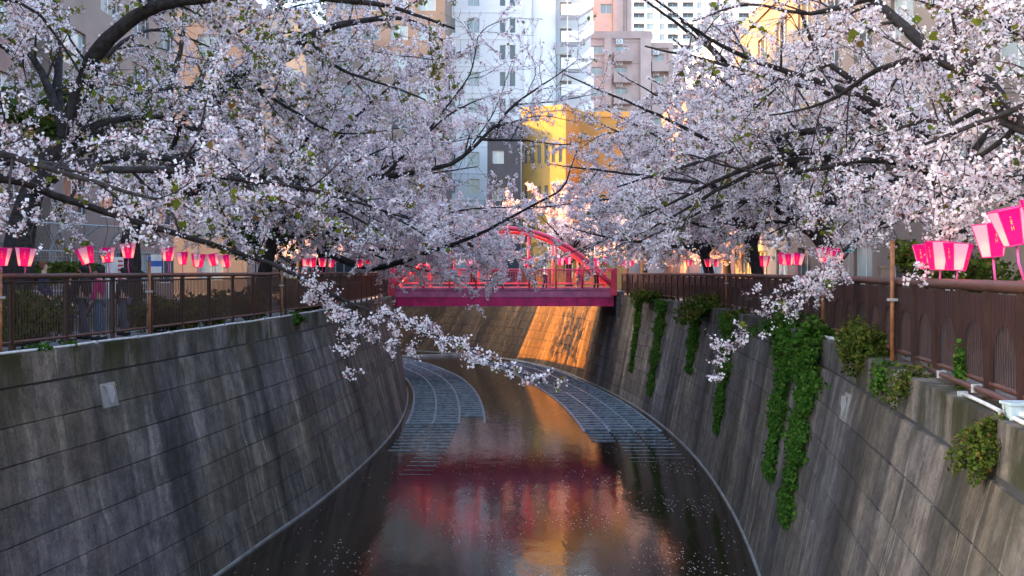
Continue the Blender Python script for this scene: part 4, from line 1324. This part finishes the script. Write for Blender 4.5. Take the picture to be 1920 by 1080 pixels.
NT_TRI = 0
# beside the picket fence
NT_TRI += cherry('cherry tree nearest the mesh fence end, its long low boughs over the canal', (-11.2, 12.5, BANK), -1, 11, star=False, limbs_px=[
    ([(-640, 300, 12.8), (-300, 270, 13.2), (0, 308, 14.2), (130, 325, 15), (350, 332, 16), (540, 362, 17), (640, 385, 18), (760, 420, 19)], 0.10, 0.018),
    ([(-640, 330, 12.8), (-300, 320, 13.2), (0, 345, 14), (100, 378, 15), (300, 440, 16), (450, 482, 17), (560, 520, 17.5), (640, 560, 18)], 0.085, 0.03),
    ([(-640, 200, 12.8), (-200, 20, 14), (30, 12, 15), (100, 70, 15.5), (160, 160, 16)], 0.06, 0.015),
    ], n_gen=3, reach=6.5, sprays=[
    ([(640, 560, 18), (700, 585, 18), (760, 603, 18), (850, 645, 17.5), (950, 690, 17), (1040, 722, 17)], 0.022, 0.006),
    ([(560, 520, 17.5), (620, 580, 17.7), (655, 640, 17.8), (660, 690, 17.8)], 0.018, 0.005),
    ([(640, 560, 18), (690, 625, 18), (760, 655, 18)], 0.014, 0.005)], dens=0.8, spray_n=8)
NT_TRI += cherry('cherry tree with thick dark leaning trunk in front of the mesh fence', (-10.35, 21, BANK), -1, 12, star=False, fsize=0.025, limbs_px=[
    ([(125, 255, 21), (165, 150, 20.5), (195, 92, 20), (280, 25, 19.5), (400, 5, 19), (520, -2, 19), (640, 8, 19), (760, 26, 19.5), (860, 60, 20)], 0.19, 0.02),
    ([(125, 255, 21), (105, 180, 21.5), (112, 100, 22), (100, -20, 22)], 0.13, 0.04),
    ([(280, 25, 19.5), (288, -80, 19.5)], 0.07, 0.03),
    ([(165, 150, 20.5), (225, 80, 21), (300, 60, 22), (420, 100, 23)], 0.05, 0.015),
        ], n_gen=4, reach=7.5, trunk_px=[(38, 450, 21), (58, 370, 21), (88, 305, 21), (125, 255, 21)], trunk_r=0.27, leafy=0.22)
NT_TRI += cherry('cherry tree behind the white banner with a long ascending bough', (-10.5, 28, BANK), -1, 13, star=False, fsize=0.028, limbs_px=[
    ([(320, 320, 28), (350, 295, 27.5), (395, 205, 27), (450, 140, 26.5), (540, 112, 26), (580, 72, 26), (650, 50, 26), (760, 45, 26.5), (840, 90, 27)], 0.25, 0.02),
    ([(450, 140, 26.5), (540, 200, 26), (640, 250, 26), (760, 240, 26)], 0.05, 0.012),
    ([(395, 225, 27), (470, 240, 26), (530, 275, 26)], 0.05, 0.012),
    ([(350, 180, 29), (450, 60, 30), (580, 10, 31), (720, 0, 31)], 0.06, 0.012),
    ([(400, 200, 29), (520, 60, 30), (680, 90, 31), (820, 110, 31)], 0.05, 0.012),
    ([(300, 330, 28), (318, 170, 28.5), (340, 90, 29), (350, -20, 29)], 0.11, 0.05),
    ([(580, 72, 26), (640, 130, 26), (760, 170, 26), (850, 210, 26)], 0.05, 0.012),
    ], n_gen=5, reach=8, trunk_px=[(244, 480, 28), (247, 430, 28), (275, 375, 28), (320, 320, 28)], trunk_r=0.26, leafy=0.18)
NT_TRI += cherry('cherry tree with teal-lit trunk midway along the picket fence', (-9.3, 37, BANK), -1, 14, [
    ([(500, 400, 37), (580, 345, 36), (720, 330, 35), (800, 318, 34), (860, 300, 34), (930, 238, 34)], 0.16, 0.05),
    ([(930, 238, 34), (965, 195, 34), (1030, 150, 34), (1085, 110, 34)], 0.05, 0.012, 1),
    ([(900, 260, 34), (1000, 265, 33.5), (1080, 272, 33)], 0.05, 0.012, 1),
    ([(800, 250, 35), (880, 140, 35), (900, 60, 35), (960, 30, 35)], 0.04, 0.012, 1),
    ([(965, 195, 34), (1040, 190, 34), (1120, 175, 34)], 0.03, 0.01, 1),
    ([(860, 300, 34), (920, 220, 34), (960, 110, 34)], 0.03, 0.01, 1),
    ([(930, 238, 34), (1010, 215, 33.5), (1080, 225, 33)], 0.03, 0.01, 1),
    ([(720, 330, 35), (800, 250, 35), (870, 200, 35), (960, 170, 35)], 0.06, 0.012),
    ], n_gen=12, reach=9, star=False, fsize=0.031, leafy=0.06, height=10, dens=1.1)
NT_TRI += cherry('cherry tree at the picket fence next to the pink bridge', (-9.2, 47, BANK), -1, 15, [
    ([(600, 470, 46), (690, 497, 43), (760, 482, 41), (880, 440, 39), (960, 400, 38), (1050, 350, 37), (1070, 310, 37), (1085, 270, 37)], 0.17, 0.02),
    ([(660, 440, 46), (760, 420, 45), (860, 398, 44), (970, 392, 43), (1060, 385, 43)], 0.07, 0.012, 2),
    ([(680, 470, 45), (790, 470, 43), (900, 478, 42), (970, 490, 41), (1020, 500, 41)], 0.06, 0.01, 2),
    ([(660, 460, 45), (760, 500, 43), (850, 520, 42), (930, 532, 41.5)], 0.05, 0.01, 2),
    ([(760, 482, 41), (850, 462, 41), (930, 455, 41)], 0.04, 0.01, 2),
    ], n_gen=14, reach=9.5, star=False, fsize=0.037, leafy=0.05, height=9.5, dens=1.1)
# beside the sheeted fence
NT_TRI += cherry('cherry tree by the ochre block, thick bough slanting up over the canal', (9.6, 11.0, BANK), 1, 21, star=False, limbs_px=[
    ([(2560, 420, 11.0), (2250, 330, 11.3), (1920, 222, 12), (1850, 150, 12.5), (1760, 100, 13), (1700, 50, 13.5), (1640, -5, 14), (1560, -70, 14)], 0.17, 0.05),
    ([(2250, 330, 11.3), (1920, 250, 12), (1840, 210, 12.5), (1790, 232, 13), (1740, 225, 13.5), (1690, 240, 14)], 0.055, 0.02),
    ([(2250, 340, 11.3), (1920, 335, 12), (1850, 345, 12.5), (1780, 358, 13), (1700, 420, 14)], 0.05, 0.015),
    ([(1760, 100, 13), (1640, 130, 14), (1540, 190, 15), (1440, 215, 16)], 0.05, 0.012),
    ([(1640, -5, 14), (1520, 25, 15), (1400, 10, 16), (1300, 40, 17)], 0.04, 0.012),
        ([(1920, 222, 12), (1840, 290, 12.5), (1740, 300, 13)], 0.04, 0.012),
    ([(2200, 200, 11.5), (1960, 60, 12), (1820, 20, 13), (1700, -20, 14)], 0.06, 0.012),
    ], n_gen=4, reach=5.0, dens=1.0)
NT_TRI += cherry('cherry tree with thick dark trunk behind the cluster of three lanterns', (9.0, 20, BANK), 1, 22, star=False, limbs_px=[
    ([(1760, 270, 20), (1680, 200, 19.5), (1600, 150, 19), (1530, 100, 19), (1500, 20, 19)], 0.12, 0.03),
    ([(1770, 340, 20), (1700, 312, 19.5), (1620, 305, 19), (1520, 325, 18.5), (1420, 330, 18.5), (1300, 300, 18.5)], 0.08, 0.015),
    ([(1775, 380, 20), (1700, 405, 19.5), (1640, 430, 19), (1590, 475, 18)], 0.06, 0.026),
    ], n_gen=8, reach=6.8, trunk_px=[(1790, 450, 20), (1775, 370, 20), (1762, 300, 20), (1755, 250, 20)], trunk_r=0.28, sprays=[
    ([(1590, 475, 18), (1540, 532, 17.5), (1480, 572, 17.2), (1420, 602, 17), (1375, 640, 17), (1345, 692, 17)], 0.024, 0.006),
    ([(1540, 532, 17.5), (1480, 545, 17.3), (1410, 560, 17.2)], 0.014, 0.005),
    ([(1480, 572, 17.2), (1400, 612, 16.8), (1355, 640, 16.8)], 0.014, 0.005)], spray_n=13)
NT_TRI += cherry('cherry tree above the bushy ledge of the ivy-hung wall', (9.6, 29.5, BANK), 1, 23, [
    ([(1540, 330, 30), (1440, 240, 29), (1360, 190, 28.5), (1290, 160, 28)], 0.09, 0.015)], n_gen=13, reach=8.3, dens=1.1, height=10, star=False, fsize=0.029)
NT_TRI += cherry('cherry tree behind the ivy strips nearest the pink bridge', (10.0, 40, BANK), 1, 24, [
    ([(1420, 430, 40), (1310, 462, 39), (1220, 458, 38), (1130, 442, 37), (1060, 420, 36)], 0.12, 0.015),
    ([(1400, 360, 40), (1280, 300, 38), (1180, 260, 37)], 0.09, 0.015),
    ([(1400, 390, 40), (1280, 400, 40), (1160, 392, 40), (1080, 372, 40)], 0.07, 0.012, 2),
    ([(1400, 340, 40), (1260, 335, 40), (1150, 320, 40), (1090, 330, 40)], 0.07, 0.012, 2),
    ([(1400, 320, 40), (1270, 262, 40), (1150, 250, 40), (1080, 285, 40)], 0.06, 0.012, 2)], n_gen=13, reach=9, star=False, fsize=0.034, height=9, dens=1.1)
NT_TRI += cherry('cherry tree at the end of the sheeted fence beside the pink bridge', (10.0, 50, BANK), 1, 25, n_gen=13, reach=7.5, star=False, fsize=0.038, height=8.5, dens=1.1)
# beyond the bridge
for lab, b, sd, h in (('pinkish cherry tree on the far bank straight behind the bridge arch', (4.6, 82, BANK), 31, 8.5),
                      ('cherry tree on the far bank below the slate building', (-3.5, 90, BANK), 32, 8.5),
                      ('cherry tree on the far bank beyond the bridge end post', (9.5, 73, BANK), 33, 9.0),
                      ('cherry tree on the far bank before the cream block', (-12.5, 95, BANK), 34, 9.0),
                      ('cherry tree on the far bank before the dull pink building', (14.0, 66, BANK), 35, 9.0),
                      ('cherry tree on the far bank deep in the bend', (-21.0, 99, BANK), 36, 9.0),
                      ('cherry tree in front of the ochre annex', (9.0, 95, BANK), 37, 9.5)):
    NT_TRI += cherry(lab, b, 0, sd, n_gen=13, reach=6.0, star=False, fsize=0.075, dens=0.62, height=h, lean=0.0, pinkish=0.08)
NT_TRI += cherry('cherry tree beside the street corner on the bank past the bridge', (-13.5, 64.5, BANK), 0, 38, n_gen=8, reach=4.2, star=False, fsize=0.05, dens=0.6, height=7.0, lean=0.0)
print('flower triangles', NT_TRI)

# ------------------------------------------------------------------ ivy, shrubs
def leaf_mesh(name, C, size, mat, g):
    v, f, ix = flowers_np(C, g, size, False)
    return np_mesh(name, v, f, mat, np.clip(g.random(len(C)), 0, 1)[ix])

def wall_at_px(bank, px, py):
    best = None
    for s in np.arange(bank.s_at_y(8), bank.s_at_y(58), 0.1):
        for z in np.arange(-5.0, 0.05, 0.1):
            p = bank.face(s, z)
            e = abs(960 + F * p.x / p.y - px) + abs(HOR + F * (EYE - p.z) / p.y - py)
            if best is None or e < best[0]: best = (e, s, z)
    return best[1], best[2]

def ivy(bank, px, py0, py1, wpx, label, seed, dens=1.0, shift=0.0):
    """a hanging strip of ivy on the wall face between two photo rows"""
    g = np.random.default_rng(seed)
    s0, _ = wall_at_px(bank, px, py0); s1, z1 = wall_at_px(bank, px + shift, py1)
    s1 = s0 + np.clip(s1 - s0, -0.8, 0.8)
    d = bank.top(s0)[1]
    t = bank.tan(s0); view = np.array([bank.top(s0)[0], d]); view = view / np.linalg.norm(view)
    fore = abs(t[0] * view[1] - t[1] * view[0])
    w = wpx / F * d / max(fore, 0.12); w = min(w * 1.15, 2.2)
    root = empty('ivy', bank.face(s1, z1)); tag(root, label, 'ivy', 'ivy hanging on the canal wall')
    n = int(abs(z1) * w * 900 * dens) + 150
    zz = g.random(n) * z1
    tt = zz / z1
    half = 0.5 * w * (1.0 - 0.55 * tt) * (0.75 + 0.25 * np.sin(zz * 5 + seed) + 0.18 * np.sin(zz * 13 + seed))
    lane = np.sin(np.arange(n) * 12.9898) 
    ss_ = s0 + (s1 - s0) * tt + half * np.clip(g.normal(0, 0.6, n), -1.9, 1.9)
    C = np.array([tuple(bank.face(s, z, 0.03 + 0.20 * q * (1 - 0.5 * a) + (0.1 if z > -0.55 else 0))) for s, z, q, a in zip(ss_, zz, g.random(n), tt)])
    link_mesh('leaves', leaf_mesh('leaves', C, 0.035, M['ivy'], g), root)['kind'] = 'stuff'
    k = MB()
    for i in range(3):
        off = g.uniform(-0.3, 0.3) * w
        k.tube([bank.face(s0 + (s1 - s0) * q + off * (1 - q) + 0.04 * math.sin(q * 9 + i), z1 * q, 0.025 if z1 * q < -0.55 else 0.13) for q in np.linspace(0, 1, 10)], 0.008, 4)
    k.build('stem', M['twig'], root)
ivy(RB, 1204, 563, 705, 9, 'narrow ivy strip on the canal wall closest to the bridge end', 51, 1.0, -6)
ivy(RB, 1247, 566, 742, 15, 'second ivy strip from the bridge, reaching low on the wall', 52, 1.3, -22)
ivy(RB, 1312, 575, 700, 42, 'broad short ivy mat under the leafy ledge bush', 53, 1.2, -18)
ivy(RB, 1376, 600, 812, 24, 'slender ivy strip behind the drooping blossom spray', 54, 1.2, -28)
ivy(RB, 1490, 620, 905, 42, 'long ivy strip beside the thickest ivy curtain', 55, 1.3, -40)
ivy(RB, 1538, 635, 990, 56, 'thickest bright green ivy curtain falling to the water', 56, 1.7, -58)

def shrub(px, py, d, rx, rz, label, seed, mat='bush', n=1400, size=0.03, bank=None, o=0.1, sag=0.0):
    """leafy clump rooted on coping / bank"""
    g = np.random.default_rng(seed)
    if bank is not None:
        ss_ = np.arange(bank.s_at_y(5), bank.s_at_y(58), 0.05)
        pr_ = [bank.off(s, o, 0) for s in ss_]
        i = int(np.argmin([abs(960 + F * p.x / p.y - px) for p in pr_])); c = pr_[i]; base = c.copy(); base.z = COP
        c.z = EYE - (py - HOR) / F * c.y
    else:
        c = P(px, py, d); base = Vector((c.x, c.y, BANK))
    root = empty('shrub', base); tag(root, label, 'shrub')
    q = g.normal(0, 1, (n, 3)); q /= np.linalg.norm(q, axis=1)[:, None]
    lump = 0.75 + 0.2 * np.sin(q[:, 0] * 5 + seed) + 0.2 * np.sin(q[:, 1] * 6 + q[:, 2] * 4 + seed)
    C = np.array(c) + q * (g.random(n) ** 0.45 * lump)[:, None] * [rx, rx, rz]
    if sag: C[:, 2] -= sag * np.maximum(0, np.hypot(C[:, 0] - c.x, C[:, 1] - c.y) - rx * 0.3)
    link_mesh('leaves', leaf_mesh('leaves', C, size, M[mat], g), root)['kind'] = 'stuff'
    k = MB()
    for i in range(7):
        e = Vector(C[int(g.integers(n))])
        m = (base + e) / 2 + Vector(g.normal(0, rx * 0.2, 3)); 
        k.tube([base, m, e], [0.012, 0.009, 0.004], 4)
    k.build('stems', M['twig'], root)
# right wall ledge
shrub(1222, 556, 0, 1.3, 0.4, 'low yellow green ledge plant at the bridge end of the ivy-hung wall', 61, n=2200, size=0.05, bank=RB, o=-0.05)
shrub(1330, 572, 0, 1.3, 0.6, 'dense green ledge bush over the broad ivy mat', 62, n=4800, size=0.045, bank=RB, o=-0.05, sag=0.5)
shrub(1385, 592, 0, 0.45, 0.25, 'small reddish green ledge tuft beside the dense ledge bush', 63, n=900, size=0.04, bank=RB, o=-0.02)
shrub(1470, 606, 0, 0.95, 0.45, 'bright green leafy mound above the long ivy strip', 64, mat='ivy', n=3400, size=0.042, bank=RB, o=-0.05, sag=0.4)
shrub(1530, 632, 0, 0.65, 0.45, 'bright ivy mound at the head of the thickest ivy curtain', 65, mat='ivy', n=1900, size=0.042, bank=RB, o=-0.08, sag=0.3)
shrub(1622, 650, 0, 0.6, 0.5, 'round brownish green shrub growing from the coping', 66, n=3800, size=0.026, bank=RB, o=0.0)
shrub(1662, 705, 0, 0.28, 0.28, 'green fern-like tuft hanging over the coping', 67, mat='ivy', n=1100, size=0.026, bank=RB, o=-0.05, sag=0.6)
shrub(1712, 715, 0, 0.42, 0.32, 'tangled yellow green weeds with twigs on the coping', 68, n=1500, size=0.02, bank=RB, o=0.0, sag=0.6)
shrub(1872, 832, 0, 0.40, 0.40, 'large ferny green shrub spilling over the coping near the junction box', 69, n=5200, size=0.018, bank=RB, o=-0.03, sag=0.5)
shrub(1868, 790, 0, 0.2, 0.16, 'small leafy weed at the foot of the sheeted fence', 70, n=600, size=0.02, bank=RB, o=0.15)
shrub(1800, 690, 0, 0.10, 0.34, 'upright young leafy plant climbing the sheeted fence', 71, mat='ivy', n=260, size=0.028, bank=RB, o=0.22)
shrub(1715, 482, 17.0, 0.55, 0.30, 'bright green leafy shrub standing behind the cluster of three lanterns', 72, n=1500, size=0.032)
shrub(1800, 515, 16.5, 0.9, 0.45, 'dark green hedge below the cluster of three lanterns', 73, n=2600, size=0.035)
# left coping and walkway shrubs
shrub(75, 657, 0, 0.26, 0.14, 'small green weed on the mossy coping by the white conduit', 81, mat='ivy', n=420, size=0.03, bank=LB, o=0.1)
shrub(132, 650, 0, 0.18, 0.12, 'tiny green weed beside the larger weed on the mossy coping', 82, mat='ivy', n=260, size=0.03, bank=LB, o=0.1)
shrub(551, 596, 0, 0.45, 0.2, 'trailing green plant spilling over the coping below the rusty pole', 83, mat='ivy', n=900, size=0.04, bank=LB, o=0.0, sag=0.3)
shrub(732, 562, 0, 0.55, 0.5, 'green leafy plant on the coping next to the pink bridge', 84, mat='ivy', n=1300, size=0.06, bank=LB, o=0.1)
shrub(55, 600, 19.6, 0.8, 0.65, 'dark green shrub behind the picket fence under the leaning trunk', 85, n=2800, size=0.04)
shrub(310, 590, 25.6, 0.9, 0.6, 'green shrub behind the picket fence by the blue banner', 86, n=2600, size=0.045)
shrub(385, 580, 28.0, 0.8, 0.6, 'rounded green shrub behind the picket fence past the blue banner', 87, n=2400, size=0.045)
shrub(465, 570, 31.0, 0.9, 0.6, 'yellow green shrub behind the picket fence before the teal-lit trunk', 88, n=2400, size=0.05)
shrub(575, 560, 38.0, 1.2, 0.7, 'dark green shrub behind the picket fence beyond the slim rusty pole', 89, n=2400, size=0.06)
shrub(130, 512, 30.0, 2.2, 0.35, 'long clipped hedge along the foot of the mesh fence', 90, n=5200, size=0.05)
shrub(480, 440, 44.0, 2.0, 1.3, 'tall yellow green shrub behind the teal-lit cherry trunk', 91, n=4200, size=0.07)
shrub(165, 225, 34.0, 3.0, 1.6, 'leafy olive green garden tree crown between the apartment blocks', 92, n=8000, size=0.07)

# ------------------------------------------------------------------ people
SKIN = simple('skin', (0.55, 0.36, 0.27), 0.55, var=0.08, obj=True)
def skin_obj(name, joints, edges, mat, root, sub=1):
    me = bpy.data.meshes.new(name)
    me.from_pydata([j[0] for j in joints], edges, [])
    o = bpy.data.objects.new(name, me); COL.objects.link(o); o.parent = root
    o.modifiers.new('skin', 'SKIN').use_smooth_shade = True
    ss_ = o.modifiers.new('sub', 'SUBSURF'); ss_.levels = sub; ss_.render_levels = sub
    for i, j in enumerate(joints):
        r = j[1]; me.skin_vertices[0].data[i].radius = (r if hasattr(r, '__len__') else (r, r))
    me.skin_vertices[0].data[0].use_root = True
    me.materials.append(mat)
    return o

def person(loc, rz, h, top, legs, hair, label, stride=0.16, group=None, armbend=0.15):
    k = h / 1.7
    root = empty('person', loc, rz); tag(root, label, 'person', group)
    s = stride
    # body faces +y in local space; x sideways
    J = [((0, 0, .95), (.13, .10)), ((0, 0, 1.15), (.125, .09)), ((0, .01, 1.35), (.15, .10)), ((0, 0, 1.45), (.06, .06)), ((0, .01, 1.53), (.052, .055)), ((0, .02, 1.60), (.072, .085)), ((0, .015, 1.68), (.04, .05)),
         ((.17, 0, 1.39), .055), ((.23, -.02, 1.13), .042), ((.22, armbend, .93), .032), ((.21, armbend + .07, .86), .026),
         ((-.17, 0, 1.39), .055), ((-.23, .03, 1.13), .042), ((-.22, armbend * .6, .92), .032), ((-.21, armbend * .6 + .06, .85), .026),
         ((.09, 0, .88), .085), ((.095, s * .6, .48), .06), ((.095, s * .4, .09), .042), ((.10, s * .4 + .14, .035), .034),
         ((-.09, 0, .88), .085), ((-.095, -s * .3, .48), .06), ((-.095, -s, .10), .042), ((-.10, -s + .13, .035), .034)]
    E = [(0, 1), (1, 2), (2, 3), (3, 4), (4, 5), (5, 6), (2, 7), (7, 8), (8, 9), (9, 10), (2, 11), (11, 12), (12, 13), (13, 14), (0, 15), (15, 16), (16, 17), (17, 18), (0, 19), (19, 20), (20, 21), (21, 22)]
    J = [((p[0] * k, p[1] * k, p[2] * k), (r if not hasattr(r, '__len__') else (r[0] * k, r[1] * k)) if hasattr(r, '__len__') else r * k) for p, r in J]
    skin_obj('body', J, E, SKIN, root)
    def sub(ids, grow, nm, mt):
        mp = {a: i for i, a in enumerate(ids)}
        jj = [(J[a][0], tuple(v + grow for v in J[a][1]) if hasattr(J[a][1], '__len__') else J[a][1] + grow) for a in ids]
        ee = [(mp[a], mp[b]) for a, b in E if a in mp and b in mp]
        skin_obj(nm, jj, ee, mt, root)
    sub([1, 0, 2, 7, 8, 9, 11, 12, 13], 0.022, 'jacket', top)
    sub([0, 15, 16, 17, 19, 20, 21], 0.016, 'trousers', legs)
    for a, b in ((17, 18), (21, 22)):
        kk = MB(); p, q = Vector(J[a][0]), Vector(J[b][0])
        kk.tube([p + Vector((0, -.05, -.03)), p + Vector((0, 0, -.035)), q + Vector((0, .02, 0))], [.045, .052, .035], 8)
        kk.build('shoe', M['dark'], root, keep=False, smooth=True)
    # hair cap and facial features
    hp = Vector(J[5][0])
    import bmesh
    bm = bmesh.new(); bmesh.ops.create_icosphere(bm, subdivisions=2, radius=0.108 * k)
    for v in list(bm.verts):
        if v.co.y > 0.035 * k and v.co.z < 0.045 * k: bm.verts.remove(v)
    for v in bm.verts: v.co = v.co * 1.0 + hp + Vector((0, -.018 * k, .03 * k))
    me = bpy.data.meshes.new('hair'); bm.to_mesh(me); bm.free(); me.materials.append(hair)
    o = bpy.data.objects.new('hair', me); COL.objects.link(o); o.parent = root
    kk = MB(); kk.tube([hp + Vector((0, .085 * k, .0)), hp + Vector((0, .115 * k, -.02 * k))], [.012, .016], 6); kk.build('nose', SKIN, root, keep=False)
    for sx in (-1, 1):
        kk = MB(); c = hp + Vector((sx * .033 * k, .088 * k, .018 * k)); kk.tube([c, c + Vector((0, .006, 0))], .011, 6); kk.build('eye', M['dark'], root, keep=False)
    return root
c_ = lambda n, c: simple(n, c, 0.8, var=0.15, obj=True)
blk, mag, jean, jean2, red_h, dk_h, wh, navy = c_('black_cloth', (.015, .015, .018)), c_('magenta_cloth', (.42, .01, .14)), c_('blue_denim', (.05, .12, .20)), c_('grey_denim', (.07, .09, .14)), c_('auburn_hair', (.16, .05, .025)), c_('dark_hair', (.015, .012, .012)), c_('white_cloth', (.7, .7, .7)), c_('navy_cloth', (.02, .03, .08))
def at(px, d): p = P(px, 500, d); return Vector((p.x, p.y, BANK + 0.006))
person(at(186, 22.6), math.radians(95), 1.62, mag, jean, dk_h, 'person in magenta top and blue jeans walking behind the picket fence')
person(at(156, 22.9), math.radians(80), 1.66, blk, jean2, dk_h, 'person in black jacket and grey jeans beside the magenta top walker', 0.2)
person(at(82, 23.4), math.radians(-80), 1.74, navy, blk, red_h, 'auburn-haired person in navy showing above the fence by the trunk')
person(at(128, 22.2), math.radians(-85), 1.5, blk, blk, dk_h, 'short person all in black behind the picket fence')
person(at(232, 24.2), math.radians(85), 1.6, blk, jean2, dk_h, 'person in black coat near the red-striped banner')
for px, y, tp, lg, lab in ((1022, 57.6, wh, navy, 'person in white shirt standing mid-span on the pink bridge'), (1000, 58.4, navy, blk, 'person in navy top crossing the pink bridge'),
                           (925, 57.4, blk, jean, 'person in black top and jeans on the pink bridge'), (1085, 58.0, mag, jean2, 'person in magenta top on the pink bridge'), (1118, 57.2, wh, blk, 'person in white top and black trousers near the bridge end')):
    p = P(px, 500, y); person(Vector((p.x, p.y, 0.222)), math.radians(90 if px % 2 else -90), 1.62, tp, lg, dk_h, lab)
